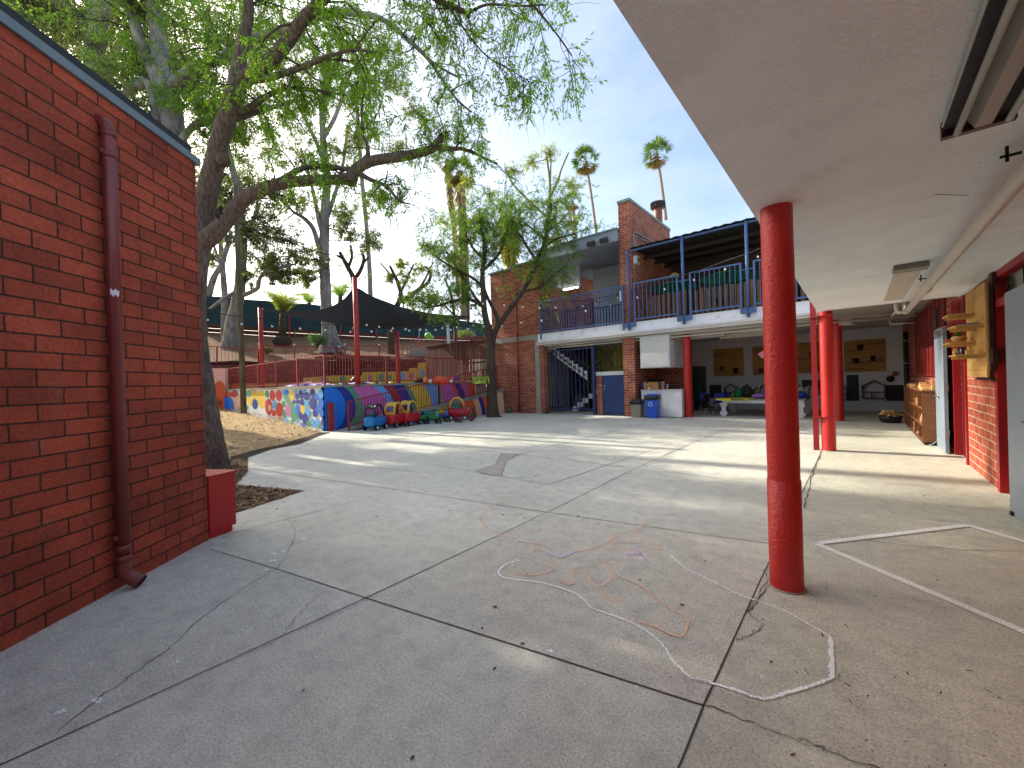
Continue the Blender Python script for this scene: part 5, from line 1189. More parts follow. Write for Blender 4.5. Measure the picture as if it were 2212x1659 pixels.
# ================================================================= RIDE-ON TOYS
TOYR=mat('toy_red_plastic',(196,28,44),.32,.06,4);TOYY=mat('toy_yellow_plastic',(220,178,70),.4,.08,4);TOYB=mat('toy_blue_plastic',(12,124,190),.32,.06,4);TOYBK=mat('toy_black_plastic',(40,34,46),.4,.06,4);TOYG=mat('toy_green_plastic',(38,140,64),.35,.08);TOYMINT=mat('toy_mint_plastic',(100,190,140),.4);TOYN=mat('toy_navy_plastic',(30,52,140),.35)
def toycar(loc,rot,bodym,roofm,label,s=1.,rim=None):
    t=thing('toy_car',loc,label,'toy car','ride-on toy cars parked along the ramp railing',rot)
    R_=Matrix.Rotation(rot,3,'Z');O=Vector(loc)
    def fin(mb,name,m,parent=t):
        # local shapes: mesh stays in the thing's own axes
        me=mb; base_=[Vector(v)*s for v in me.v]
        me.v=[tuple(v+wloc(parent)) for v in base_];return me.build(name,m,parent)
    # tub: rings along x (length .84), superellipse sections
    b=MB();n=20;xs=[-.42,-.40,-.33,-.2,0,.18,.33,.40,.43];zt=[.36,.46,.49,.48,.44,.46,.47,.42,.32];hw=[.12,.19,.225,.235,.235,.235,.22,.18,.1];zb=[.2,.13,.11,.10,.10,.10,.11,.14,.2]
    for x,z1,w,z0 in zip(xs,zt,hw,zb):
        for j in range(n):
            a=2*math.pi*j/n;ca,sa=math.cos(a),math.sin(a);e=.55
            yy=math.copysign(abs(ca)**e,ca)*w;zz=(z0+z1)/2+math.copysign(abs(sa)**e,sa)*(z1-z0)/2
            if sa<0: yy*=1-.12*abs(sa)
            b.v.append((x,yy,zz))
    for i in range(len(xs)-1):
        for j in range(n): b.f.append((i*n+j,(i+1)*n+j,(i+1)*n+(j+1)%n,i*n+(j+1)%n));b.m.append(0);b.sm.append(True)
    b.f.append(tuple(range(n)));b.m.append(0);b.sm.append(True);b.f.append(tuple((len(xs)-1)*n+j for j in reversed(range(n))));b.m.append(0);b.sm.append(True)
    body=fin(b,'car_body',bodym)
    # door line ridge
    for sy_ in(-1,1):
        b=MB();b.tube([(-.16,sy_*.232,.47),(-.15,sy_*.238,.3),(-.05,sy_*.238,.2),(.12,sy_*.238,.2),(.2,sy_*.236,.3),(.2,sy_*.232,.46)],.007,6);q=[Vector(v)*s for v in b.v];b.v=[tuple(v+wloc(body)) for v in q];b.build('door_moulding',bodym,body)
    # cabin: four posts curving into a roof
    b=MB()
    for sy_ in(-1,1):
        b.tube([(.26,sy_*.19,.46),(.2,sy_*.185,.66),(.1,sy_*.175,.82),(-.02,sy_*.165,.875),(-.17,sy_*.17,.85),(-.28,sy_*.185,.72),(-.33,sy_*.195,.46)],[.034,.03,.034,.04,.04,.038,.045],10)
    b.add([(.12,-.17,.83),(.12,.17,.83),(0,.165,.893),(0,-.165,.893),(-.18,.17,.875),(-.18,-.17,.875),(-.26,.18,.78),(-.26,-.18,.78)],[(0,1,2,3),(3,2,4,5),(5,4,6,7)],0,True)
    b.add([(.12,-.17,.80),(.12,.17,.80),(0,.165,.86),(0,-.165,.86),(-.18,.17,.84),(-.18,-.17,.84),(-.26,.18,.75),(-.26,-.18,.75)],[(3,2,1,0),(5,4,2,3),(7,6,4,5)],0,True)
    b.box(-.35,-.3,-.19,.19,.44,.56)
    fin(b,'roof',roofm)
    b=MB();b.tube([(.16,0,.45),(.08,0,.55)],.018,8);ring_=[(.08+.05*math.sin(a)*.6,.085*math.cos(a),.56+.07*math.sin(a)) for a in [2*math.pi*i/14 for i in range(15)]];b.tube(ring_,.012,6,0,False);fin(b,'steering_wheel',TOYBK)
    b=MB();b.box(-.25,-.05,-.13,.13,.30,.43);b.box(-.29,-.24,-.13,.13,.30,.6);fin(b,'seat',bodym)
    for x in(.27,-.28):
        for sy_ in(-1,1):
            b=MB();b.lathe([(.03,-.035),(.085,-.035),(.095,-.022),(.095,.022),(.085,.035),(.03,.035)],(x,sy_*.235,.095),18,0,True,(0,1,0));w=fin(b,'wheel',RUB)
            b=MB();b.lathe([(.001,-.005),(.05,-.0),(.058,.0)],(x,sy_*.272,.095),14,0,False,(0,sy_,0));q=[Vector(v)*s for v in b.v];b.v=[tuple(v+wloc(w)) for v in q];b.build('rim',rim or mat('rim_grey',(150,146,140),.5),w)
    for sy_ in(-1,1):
        b=MB();b.ell((.40,sy_*.12,.40),.03,.045,.045,10,7);fin(b,'headlight',WHITE)
    return t
def gp3(px,py): v=gz(px,py);return (v.x,v.y,0)
toycar((-12.80,7.72,0),2.0,TOYB,TOYBK,'blue toy car with a black roof frame, leftmost by the railing',1.0,WHITE)
toycar((-12.86,8.55,0),1.95,TOYR,TOYY,'red toy car with a yellow roof, squeezed right beside the blue one',1.02)
toycar((-12.90,9.22,0),1.85,TOYR,TOYY,'red toy car with a yellow roof, third from left, behind the other red one',1.04)
toycar((-12.75,11.55,0),.75,TOYR,TOYY,'red toy car with a yellow roof standing apart, right of the wiggle cars',1.05,WHITE)
def wiggle(loc,rot,c1,c2,label,s=1.):
    t=thing('wiggle_car',loc,label,'ride-on toy','low swing cars parked between the toy cars',rot);R_=Matrix.Rotation(rot,3,'Z')
    def fin(mb,name,m): mb.v=[tuple(Vector(v)*s+wloc(t)) for v in mb.v];return mb.build(name,m,t)
    b=MB();n=12;prof=[(-.4,.02,.25,.03),(-.33,.16,.23,.06),(-.18,.19,.17,.05),(0,.12,.15,.045),(.15,.08,.17,.045),(.28,.12,.2,.05),(.36,.05,.22,.03)]
    for x,w,z,h in prof:
        for j in range(n): a=2*math.pi*j/n;b.v.append((x,math.cos(a)*w,z+math.sin(a)*h+.03*abs(math.cos(a))))
    for i in range(len(prof)-1):
        for j in range(n): b.f.append((i*n+j,(i+1)*n+j,(i+1)*n+(j+1)%n,i*n+(j+1)%n));b.m.append(0);b.sm.append(True)
    b.f.append(tuple(range(n)));b.m.append(0);b.sm.append(True);fin(b,'swing_body',c1)
    b=MB();b.tube([(.24,0,.2),(.18,0,.35),(.13,0,.46)],[.05,.035,.03],8);fin(b,'steering_column',c2)
    b=MB();b.tube([(.08,-.16,.5),(.13,-.08,.47),(.13,.08,.47),(.08,.16,.5)],.018,8);fin(b,'handlebar',TOYBK)
    for x,y in((-.3,-.16),(-.3,.16),(.28,-.07),(.28,.07)):
        b=MB();b.lathe([(.001,-.02),(.045,-.02),(.045,.02),(.001,.02)],(x,y,.045),12,0,True,(0,1,0));b.bar((x,y*.8,.05),(x,y*.8,.16),.03);fin(b,'caster',RUB)
wiggle((-12.85,9.85,0),-.35,TOYG,TOYG,'dark green swing car nearest the red toy cars')
wiggle((-12.55,10.15,0),-.25,TOYG,TOYMINT,'green swing car with a mint steering column',1.05)
wiggle((-12.7,10.75,0),-.2,TOYN,mat('toy_light_blue',(70,120,210),.4),'navy swing car with a light blue steering column',1.05)
wiggle((-12.8,12.35,0),-.3,TOYG,TOYBK,'green swing car half behind the red tricycle',.9)
tk=thing('tricycle',gp3(1004,911),'red tricycle with grey wheels and chrome handlebar, rear end facing out','tricycle',None,1.2)
def fin(mb,name,m,parent=tk): mb.v=[tuple(Vector(v)*.95+wloc(parent)) for v in mb.v];return mb.build(name,m,parent)
TRED=mat('tricycle_red',(136,34,38),.45)
b=MB();b.tube([(-.28,0,.16),(-.1,0,.22),(.12,0,.3),(.22,0,.5)],[.035,.03,.03,.03],10);b.box(-.34,-.2,-.19,.19,.11,.16);b.tube([(-.3,-.2,.1),(-.3,.2,.1)],.015,8);b.tube([(.22,0,.5),(.3,.0,.14)],.02,8);fin(b,'frame',TRED)
b=MB();b.ell((-.12,0,.34),.13,.10,.035,14,6);b.bar((-.12,0,.22),(-.12,0,.32),.03);fin(b,'saddle',TRED)
b=MB();b.tube([(.12,-.22,.62),(.2,-.13,.6),(.22,0,.52),(.2,.13,.6),(.12,.22,.62)],.014,8);hb=fin(b,'handlebar',CHROME)
for y in(-.22,.22): b=MB();b.tube([(.12,y,.62),(.05,y*1.08,.62)],.02,8);fin(b,'grip',RUB)
for x,y,r in((-.3,-.22,.1),(-.3,.22,.1),(.3,0,.14)):
    b=MB();b.lathe([(r*.55,-.03),(r*.9,-.035),(r,-.02),(r,.02),(r*.9,.035),(r*.55,.03)],(x,y,r),20,0,True,(0,1,0));w=fin(b,'wheel',mat('grey_tyre',(84,80,80),.7))
    b=MB();b.lathe([(.001,-.02),(r*.56,-.02),(r*.56,.02),(.001,.02)],(x,y,r),16,0,False,(0,1,0));b.v=[tuple(Vector(v)*.95+wloc(w)) for v in b.v];b.build('rim',TRED,w)
# ================================================================= TREES
random.seed(21)
def spl(P,n=5):
    o=[]
    for i in range(len(P)-1):
        p0,p1,p2,p3=P[max(i-1,0)],P[i],P[i+1],P[min(i+2,len(P)-1)]
        for k in range(n):
            t=k/n;o.append(.5*((2*p1)+(p2-p0)*t+(2*p0-5*p1+4*p2-p3)*t*t+(3*p1-p0-3*p2+p3)*t**3))
    o.append(P[-1]);return o
def limb(mb,L,n=10,wob=.05,jit=.0):
    """L: (px,py,depth,width px) along the limb, as seen in the photograph"""
    P=[at(x,y,d) for x,y,d,w in L];R_=[w*d/880/2 for x,y,d,w in L]
    Q=spl(P,5);rs=[]
    for i in range(len(P)-1):
        for k in range(5): rs.append(R_[i]+(R_[i+1]-R_[i])*k/5)
    rs.append(R_[-1])
    if jit: Q=[q+Vector([random.gauss(0,jit) for _ in range(3)])*(0<i<len(Q)-1) for i,q in enumerate(Q)]
    mb.tube(Q,[r*(1+random.uniform(-wob,wob)) for r in rs],n);return list(zip(Q,rs))
class Leaves:
    def __init__(s): s.p=[];s.d=[];s.l=[];s.w=[]
    def add(s,p,d,l,w): s.p.append(tuple(p));s.d.append(tuple(d));s.l.append(l);s.w.append(w)
    def bulk(s,p,d,l,w): s.p+=p.tolist();s.d+=d.tolist();s.l+=l.tolist();s.w+=w.tolist()
    def build(s,name,m,parent,**k):
        if not s.p:return
        p=np.array(s.p);d=np.array(s.d);l=np.array(s.l)[:,None];w=np.array(s.w)[:,None]
        d/=np.linalg.norm(d,axis=1,keepdims=True)+1e-9
        r=rng.normal(size=d.shape);c=np.cross(d,r);c/=np.linalg.norm(c,axis=1,keepdims=True)+1e-9
        v=np.stack([p,p+d*l*.45+c*w,p+d*l,p+d*l*.45-c*w],1).reshape(-1,3)
        return npmesh(name,v,4,m,parent,**k)
def rv(s=1): return Vector((random.gauss(0,s),random.gauss(0,s),random.gauss(0,s)))
def spray(mb,LV,p,d,L,ncomp,ll,droop=.5,r=.006,pairs=4,comp=.2):
    """a drooping twig carrying compound leaves"""
    pts=[p];q=Vector(p);dd=Vector(d).normalized();k=5
    for i in range(k):
        dd=(dd+Vector((0,0,-droop*.22*(i+.4)))+rv(.12)).normalized();q=q+dd*(L/k);pts.append(Vector(q))
    mb.tube(pts,[r*(1-.7*i/k) for i in range(k+1)],4,0,False)
    for c in range(ncomp):
        t=(.25+.75*(c+random.random()*.8)/ncomp)*k;i=min(int(t),k-1);f=t-i
        if f>1: f=1
        b0=pts[i]*(1-f)+pts[i+1]*f;ax=(pts[i+1]-pts[i]).normalized()
        rd=(ax*.5+rv(.6)+Vector((0,0,-.35))).normalized();e=b0+rd*comp
        mb.tube([b0,e],[.0018,.001],3,0,False,True)
        side=rd.cross(rv(1)).normalized()
        for j in range(pairs):
            u=.25+.7*j/pairs;pp=b0+rd*(comp*u)
            for s in(-1,1): LV.add(pp,rd*.6+side*s*.85+Vector((0,0,-.25))+rv(.12),ll*random.uniform(.75,1.15),ll*.15)
        LV.add(e,rd+Vector((0,0,-.2)),ll*1.1,ll*.13)
def grow(mb,LV,limbs,nsub,nspr,Ls=(.6,1.5),ls=(.4,.9),ncomp=6,ll=.085,droop=.5,upb=.3,comp=.2,start=.25,pairs=4,r0=.02):
    tot=[]
    for L in limbs:
        for i in range(int(len(L)*start),len(L)-1): tot.append((L,i))
    for _ in range(nsub):
        L,i=random.choice(tot);p,r=L[i];ax=(L[i+1][0]-p).normalized()
        d=(ax*.6+rv(.75)+Vector((0,0,upb))).normalized();ln=random.uniform(*Ls)
        pts=[p];q=Vector(p);k=5
        for j in range(k): d=(d+rv(.22)+Vector((0,0,.04))).normalized();q=q+d*(ln/k);pts.append(Vector(q))
        rr=min(r*.6,r0);mb.tube(pts,[max(.004,rr*(1-.75*j/k)) for j in range(k+1)],5,0,False)
        for s in range(nspr):
            j=random.randint(1,k);spray(mb,LV,pts[j],(pts[j]-pts[j-1]).normalized()+rv(.7)+Vector((0,0,.1)),random.uniform(*ls),ncomp,ll,droop,.006,pairs,comp)
def clump(LV,c,R,n,ll,lw,hang=.6,sq=.8):
    c=np.array(c);u=rng.normal(size=(n,3));u/=np.linalg.norm(u,axis=1,keepdims=True);rad=rng.uniform(0,1,n)**.45
    p=c+rng.normal(size=(n,3))*np.array([R,R,R*sq])*.5;d=rng.normal(size=(n,3))*.7+np.array([0,0,-hang])
    LV.bulk(p,d,rng.uniform(.6,1.2,n)*ll,rng.uniform(.7,1.2,n)*lw)
def tufts(mb,LV,c,R,m,n,ll,lw,hang=.6,rt=.3,root=None):
    """foliage mass made of m small tufts scattered in a sphere round c, each on a twig"""
    for _ in range(m):
        u=rv(1).normalized()*R*random.random()**.4;u.z*=.8;p=Vector(c)+u;clump(LV,p,R*rt*random.uniform(.6,1.3),n,ll,lw,hang)
        if mb is not None: mb.tube([Vector(root if root is not None else c),Vector(c)*.5+p*.5+rv(R*.08),p],[.012*R+.006,.008*R+.004,.004],4,0,False)
BARK1=barkmat('brown_grey_bark',(62,50,44),(128,112,100),22,.9)
BARK2=barkmat('pale_smooth_bark',(96,92,88),(158,154,148),6,.35,(1,1,.35))
BARK3=barkmat('dark_bark',(52,44,38),(98,84,70),18,.8)
BARKG=barkmat('olive_bark',(92,84,50),(150,138,88),12,.4)
LF1=leafmat('bright_leaves',[(84,124,36),(120,160,48),(150,184,58),(104,144,50),(172,192,78)],.6)
LF2=leafmat('fresh_green_leaves',[(84,118,48),(116,150,62),(142,170,78),(100,132,62)],.58)
LFE=leafmat('grey_green_leaves',[(76,92,56),(104,118,72),(128,138,88),(88,104,72),(148,144,104)],.55)
LFY=leafmat('yellow_green_leaves',[(112,134,58),(146,158,76),(176,176,92),(104,126,66)],.5)
LFD=leafmat('dark_green_leaves',[(30,56,26),(48,80,36),(70,104,50)],.3)
# --- near tree
t1=thing('tree',(-9.45,2.35,0),'nearest brown-barked tree behind the brick corner, with one long low limb','tree')
mb=MB();d=7.9
trunk=limb(mb,[(470,1040,d,80),(463,1005,d,56),(456,950,d,50),(445,885,d,46),(434,810,d,43),(425,733,d,40),(422,656,d,39),(425,590,d,40),(431,530,d,44),(440,460,d,42),(452,400,7.8,40),(463,355,7.7,38),(476,300,7.6,36),(494,245,7.5,35),(508,200,7.4,36),(516,165,7.4,38)],14,.04)
l1=limb(mb,[(514,175,7.4,36),(521,110,7.4,25),(533,50,7.4,22),(536,0,7.4,20),(530,-70,7.4,17),(540,-160,7.3,12)],12)
l2=limb(mb,[(514,180,7.4,34),(545,160,7.3,30),(583,133,7.2,28),(625,85,7.1,26),(655,42,7,24),(690,5,6.9,22),(730,-60,6.8,17),(790,-140,6.6,12)],12)
l3=limb(mb,[(434,528,7.9,38),(466,500,7.8,36),(500,463,7.7,33),(533,425,7.6,30),(600,398,7.5,24),(670,390,7.4,22),(737,388,7.4,21),(757,388,7.4,24),(770,366,7.4,24),(803,348,7.4,22),(886,335,7.4,19),(936,320,7.4,17),(950,303,7.4,16),(967,287,7.4,13)],12)
l3b=limb(mb,[(945,318,7.4,14),(975,322,7.4,11),(1000,322,7.4,8),(1040,338,7.4,5),(1075,354,7.4,4)],8)
l4=limb(mb,[(560,412,7.6,14),(613,386,7.5,13),(653,364,7.5,11),(703,360,7.4,11),(755,366,7.4,11)],8)
l5=limb(mb,[(790,352,7.4,16),(794,325,7.3,9),(783,285,7.3,6),(781,240,7.3,5),(786,200,7.3,5),(790,158,7.3,5),(766,134,7.3,5),(703,130,7.3,7)],7,.03,.01)
l6=limb(mb,[(770,370,7.4,12),(800,388,7.3,9),(836,403,7.2,8),(850,420,7.2,6),(867,438,7.1,4)],8)
l7=limb(mb,[(528,172,7.4,20),(580,168,7.3,14),(620,156,7.2,12),(660,142,7.2,12),(703,124,7.1,9),(766,108,7.0,6),(830,118,6.9,4)],8)
l8=limb(mb,[(505,240,7.5,16),(540,232,7.5,13),(586,202,7.6,10),(636,190,7.6,8),(700,198,7.5,6),(783,213,7.4,4)],8)
l9=limb(mb,[(500,255,7.6,20),(530,248,7.7,16),(560,240,7.8,10)],7)
mb.ell(tuple(at(757,386,7.4)),.14,.13,.13,12,8,0,.12);mb.ell(tuple(at(482,345,7.6)),.13,.12,.12,12,8,0,.12)
tl=[l1,l2,l3,l3b,l4,l5,l6,l7,l8];LV=Leaves()
mb.build('trunk',BARK1,t1);fb_=MB()
random.seed(33)
grow(fb_,LV,[l1,l2],40,6,(.5,1.9),(.35,.8),6,.09,.5,.1,start=.5)
grow(fb_,LV,[l7,l8,l5],26,6,(.4,1.2),(.3,.7),6,.08,.7,-.1,start=.3)
grow(fb_,LV,[l3b,l3[-18:],l4],22,5,(.2,.6),(.3,.65),5,.075,.9,.0,start=.1)
grow(fb_,LV,[l6],10,3,(.2,.5),(.3,.6),5,.075,1,.0)
# hanging veil at upper right
l10=limb(fb_,[(850,-80,6.8,14),(900,-30,6.7,12),(946,0,6.6,12),(985,18,6.5,11),(1016,31,6.5,9)],8)
l11=limb(fb_,[(1012,28,6.5,7),(1053,10,6.4,5),(1120,13,6.3,4),(1180,10,6.3,3)],6)
l12=limb(fb_,[(1100,-40,6.4,6),(1150,10,6.3,5),(1200,70,6.2,3.5),(1235,120,6.2,3)],6)
l13=limb(fb_,[(960,0,6.5,6),(1000,60,6.4,4),(1050,120,6.4,3),(1100,150,6.3,2.4),(1150,180,6.3,2)],5)
grow(fb_,LV,[l10,l11,l12],26,4,(.2,.55),(.35,.7),4,.095,.7,.0,comp=.2,pairs=3)
grow(fb_,LV,[l13],14,3,(.2,.45),(.3,.6),4,.09,.7,0,comp=.2,pairs=3)
for k in range(70):
    L=random.choice((l10,l11,l13));p,r=random.choice(L);q=Vector(p);dd=(rv(.5)+Vector((.1,.1,-.6))).normalized();pts=[q]
    for j in range(6): dd=(dd+rv(.16)+Vector((0,0,-.15))).normalized();q=q+dd*random.uniform(.1,.2);pts.append(Vector(q))
    fb_.tube(pts,[.005,.004,.0035,.003,.003,.002,.0015],4,0,False)
fb_.build('twigs',BARK3,t1);LV.build('leaves',LF1,t1)
b=MB()
wc=at(488,468,7.75);axd=(at(505,455,7.7)-at(470,492,7.8)).normalized()
for k in range(7):
    c=wc+axd*(k-3)*.022;u=axd.orthogonal().normalized();v=axd.cross(u);b.tube([c+(u*math.cos(a)+v*math.sin(a))*(.165+random.uniform(0,.01))+axd*.01*math.sin(a+k) for a in [2*math.pi*i/16 for i in range(17)]],.011,5,0,False)
simple('cable_wrap','black cable wound round the low limb of the nearest tree','cable',b,RUB)
# --- second tree, behind the brick wall
t2=thing('tree',tuple(gz(385,1010)[:2])+(0,),'forked grey tree seen over the brick wall, its pale limbs reaching right','tree')
mb=MB();d=11
t2.location=at(392,420,d)*1;t2.location.z=.1
k1=limb(mb,[(402,1010,d,56),(400,800,d,52),(397,600,d,50),(392,420,d,46),(384,340,d,44),(373,260,d,42),(362,200,d,44),(350,172,d,44)],12)
k2=limb(mb,[(350,178,d,36),(330,145,d,28),(312,110,d,22),(300,80,d,22),(288,40,d,22),(270,-5,d,20),(255,-70,d,16),(230,-160,d,11)],10)
k3=limb(mb,[(352,178,d,40),(348,130,d,34),(343,90,d,30),(336,40,d,26),(330,0,d,24),(325,-80,d,18),(340,-180,d,12)],10)
k4=limb(mb,[(365,200,d,30),(390,172,10.8,26),(420,148,10.6,22),(450,135,10.4,20),(480,128,10.2,19),(500,110,10,19),(550,84,9.8,18),(633,57,9.5,17),(690,35,9.3,16),(740,27,9.2,15),(790,32,9.1,13),(822,40,9,11),(858,65,8.9,10),(888,92,8.8,9),(923,125,8.7,8),(953,168,8.6,6),(986,214,8.5,5),(1018,242,8.4,4)],10)
k5=limb(mb,[(922,124,8.7,6),(950,145,8.6,5),(992,168,8.5,4)],6)
k6=limb(mb,[(345,300,d,18),(320,178,11,16),(283,193,11.2,15),(257,213,11.5,14),(235,228,12,12)],8)
k6=limb(mb,[(352,205,d,20),(320,180,11,16),(283,193,11.2,15),(257,213,11.5,14),(235,228,12,12)],8)
k7=limb(mb,[(372,330,d,16),(410,280,10.8,14),(440,262,10.8,16),(470,252,10.6,14),(560,240,10.4,10),(640,215,10.3,6)],8)
mb.build('trunk',BARK2,t2);LV=Leaves();fb_=MB();random.seed(44)
grow(fb_,LV,[k2,k3],60,7,(.8,2.8),(.4,1.0),6,.1,.5,.1,comp=.24,start=.4)
grow(fb_,LV,[k4[:45]],32,6,(.6,2.2),(.4,.9),6,.1,.6,.15,comp=.22,start=.1)
grow(fb_,LV,[k4[55:],k5],16,4,(.2,.6),(.3,.6),4,.085,.9,0,comp=.2)
grow(fb_,LV,[k7,k6],40,8,(.5,1.2),(.4,.8),6,.095,.7,.0,comp=.22)
fb_.build('twigs',BARK3,t2);LV.build('leaves',LF2,t2)
# --- eucalyptus group behind
def euc(loc,label,limbs,cl,lm_=None,bark=BARK2,ll=.2,lw=.03,nper=46,group='grey-barked eucalyptus trees on the slope',name='eucalyptus_tree',hang=.7,m=34,rt=.25):
    t=thing(name,loc,label,'tree',group);mb=MB();G=[limb(mb,L,10) for L in limbs]
    allp=[q for g_ in G for q,_ in g_]
    mb.build('trunk',bark,t);LV=Leaves();fb_=MB()
    for (x,y,dd,rp) in cl:
        c=at(x,y,dd);rp=max(rp,19) if name=='pollarded_tree' else rp;R=rp*dd/880*1.35
        q=min(allp,key=lambda p:(p-c).length)
        fb_.tube([q,q*.5+c*.5+rv(R*.1),c],[.03+.01*R,.03,.02],5,0,False)
        tufts(fb_,LV,c,R,m,nper,ll,lw,hang,rt)
    fb_.build('twigs',BARK3,t);LV.build('leaves',lm_ or LFE,t);return t
random.seed(55)
d=27.5
e8=euc(at(712,752,d),'tall pale eucalyptus with flared roots, behind the shade sail',
 [[(716,765,d,60),(714,745,d,42),(711,715,d,30),(707,690,d,25),(704,647,d,23),(702,600,d,22),(700,553,d,21),(701,500,d,20),(702,450,d,18),(706,400,d,17),(703,350,d,15),(698,300,d,14),(696,233,d,12),(704,160,d,10),(712,90,d,8)],
  [(712,725,d,16),(725,745,27,10),(742,762,26.6,6),(752,772,26.4,4)],[(708,730,d,14),(694,752,27.2,8),(684,768,26.8,4)],[(714,728,d,14),(722,752,27,9),(724,770,26.6,5)],[(716,725,d,12),(740,748,27,8),(765,758,26.6,4)],
  [(700,560,d,13),(688,530,d,11),(676,493,d,10),(655,470,27,8),(633,457,26.8,6),(620,440,26.5,4)],
  [(702,520,d,12),(690,480,d,10),(680,430,d,8),(668,380,d,6),(650,320,d,5)],[(702,480,d,12),(720,430,28,9),(735,380,28,8),(745,330,28,6),(750,270,28,5)],
  [(700,350,d,10),(680,300,d,8),(655,250,d,6),(630,200,d,5)],[(698,300,d,10),(725,250,d,8),(742,200,d,6),(760,150,d,5)]],
 [(560,470,26,34),(600,500,26,40),(640,440,26.5,34),(575,560,26,26),(620,590,26,22),(740,500,28,22),(590,420,27,30),(745,460,28,24),(650,350,27,34),(740,330,28,30),(620,250,27,50),(700,200,28,50),(770,190,28,44),(680,110,28,60),(760,90,28,60),(825,110,28,45),(600,140,28,50),(850,180,28,26),(770,290,28,24),(680,560,27,26),(820,430,28,30),(860,330,28,26),(800,520,28,24),(545,500,26,26),(660,600,27,20),(900,240,28,26)],None,m=36)
d=26
e9=euc(at(494,757,d),'leaning pale eucalyptus left of the wooden pole',
 [[(492,765,d,34),(497,735,d,30),(502,700,d,27),(511,660,d,24),(517,630,d,23),(521,580,d,21),(523,520,d,20),(520,470,d,17),(513,410,d,15),(500,355,d,12),(485,290,d,10)],
  [(517,640,d,12),(540,632,25.5,9),(556,622,25.2,8),(562,600,25,7),(580,582,24.8,7),(610,576,24.6,5),(640,570,24.6,4)],[(516,628,d,12),(490,642,25.5,9),(470,655,25,7),(452,668,25,5)],
  [(450,640,24,15),(462,600,24,12),(478,572,24,10),(492,530,24,9),(500,500,24,7)],[(478,575,24,8),(470,555,24,6),(462,530,24,5)],[(520,520,d,12),(545,480,d,9),(560,440,d,7)]],
 [(600,560,24.6,26),(570,580,24.8,22),(640,552,24.6,20),(545,520,25,30),(490,510,24,20),(560,430,26,36),(500,420,26,30),(470,480,24,18),(600,600,24.6,16),(520,340,27,40),(580,330,28,44),(530,600,25.5,22),(460,560,24.5,20),(620,520,25,26),(480,420,26,28)],None,m=19)
d=19
e3=euc(at(218,950,d)*1,'stout grey eucalyptus seen over the brick wall, left of the forked tree',
 [[(222,1000,d,44),(220,600,d,40),(216,300,d,36),(213,187,d,34),(204,123,d,34),(208,60,d,34),(222,20,d,34),(250,-8,d,30),(290,-60,d,22)],[(210,50,d,22),(190,0,d,18),(170,-80,d,12)]],
 [(150,60,d,60),(60,90,18,60),(240,120,19,44),(110,160,20,44),(180,30,19,60),(20,40,18,60),(280,60,20,60),(90,20,19,60),(310,160,13.5,50),(400,60,21,66),(430,185,13.5,46),(470,90,22,60),(230,40,22,70)],None,m=36)
d=24
e4=euc(at(133,950,d)*1,'slim pale eucalyptus beside the left edge over the brick wall',
 [[(135,1000,d,20),(130,300,d,18),(127,133,d,17),(122,50,d,15),(117,-20,d,13),(110,-100,d,10)],[(228,400,d,16),(230,200,d,15),(246,120,d,14),(277,70,d,12),(318,28,d,10),(350,-20,d,8)],[(126,140,d,10),(145,90,d,8),(160,30,d,6)]],
 [(60,20,d,70),(170,110,d,50),(140,20,d,60),(220,80,25,50),(20,120,24,50),(330,90,26,60),(380,110,26,50),(385,150,14,40),(520,60,27,60),(560,130,27,56),(440,30,27,70),(610,60,28,60),(300,20,26,60)],None,m=40,nper=40)
d=15
e5=euc(at(46,900,d)*1,'pair of thick dark trunks at the far left edge above the brick roof',
 [[(50,900,d,36),(44,300,d,33),(38,70,d,30),(36,-10,d,28),(30,-100,d,22)],[(10,900,15.4,26),(8,300,15.4,24),(6,50,15.4,22),(16,-20,15.4,20),(20,-100,15.4,15)]],
 [(60,-20,14,60),(20,70,14,44),(100,20,15,44),(-40,40,15,70)],None,m=30,bark=BARK3)
# pruned tree under the sail and others on the slope
d=29
e10=euc(at(850,772,d),'gnarled pruned tree behind the sail, with stubby dark limbs','' or 
 [[(848,775,d,21.6),(846,740,d,18.0),(846,700,d,17.3),(856,665,d,13.0),(866,640,d,9.4),(860,612,d,8.6),(850,590,d,6.5),(842,574,d,5.0)],[(868,655,d,10.1),(885,640,d,9.4),(905,625,d,8.6),(925,610,d,7.2),(930,588,d,6.5),(918,575,d,4.3)],[(862,640,d,6.5),(880,600,d,5.0),(894,570,d,3.6)],[(850,600,d,5.0),(832,580,d,3.6),(822,568,d,2.9)],[(905,625,d,5.8),(920,600,d,4.3),(935,568,d,2.9)]],
 [(880,600,d,15.8),(910,580,d,14.4),(930,640,28,18),(895,650,28,18),(842,600,d,10.1),(868,570,d,11.5)],LFY,BARK3,.15,.035,22,None,'pruned_tree',.3,34,.25)
d=31
e11=euc(at(765,700,d),'bare pruned tree whose knobbly crown shows above the tallest red post','' or
 [[(768,720,d,13),(766,650,d,12),(764,605,d,11),(752,578,d,10),(742,560,d,8),(734,545,d,7)],[(764,605,d,9),(778,585,d,8),(786,560,d,7),(780,540,d,6)],[(752,578,d,7),(760,555,d,6),(757,530,d,6)],[(742,560,d,5),(728,552,d,5)],[(784,570,d,5),(796,555,d,4)]],
 [(735,575,d,14),(790,600,d,14),(755,540,d,14),(780,550,d,13),(722,600,d,12),(745,620,d,12)],LFE,BARK3,.14,.02,22,None,'pruned_tree',.4,7)
d=44
palm_thin=euc(at(800,655,d),'very thin tall bare trunk behind the shade sail','' or [[(801,690,d,11),(799,600,d,10),(794,520,d,9),(787,440,d,9),(781,380,d,8.5),(776,300,d,8),(770,220,d,8)]],[(768,200,d,16)],LFE,BARK2,.3,.03,30,None,'slender_tree',.5,6)
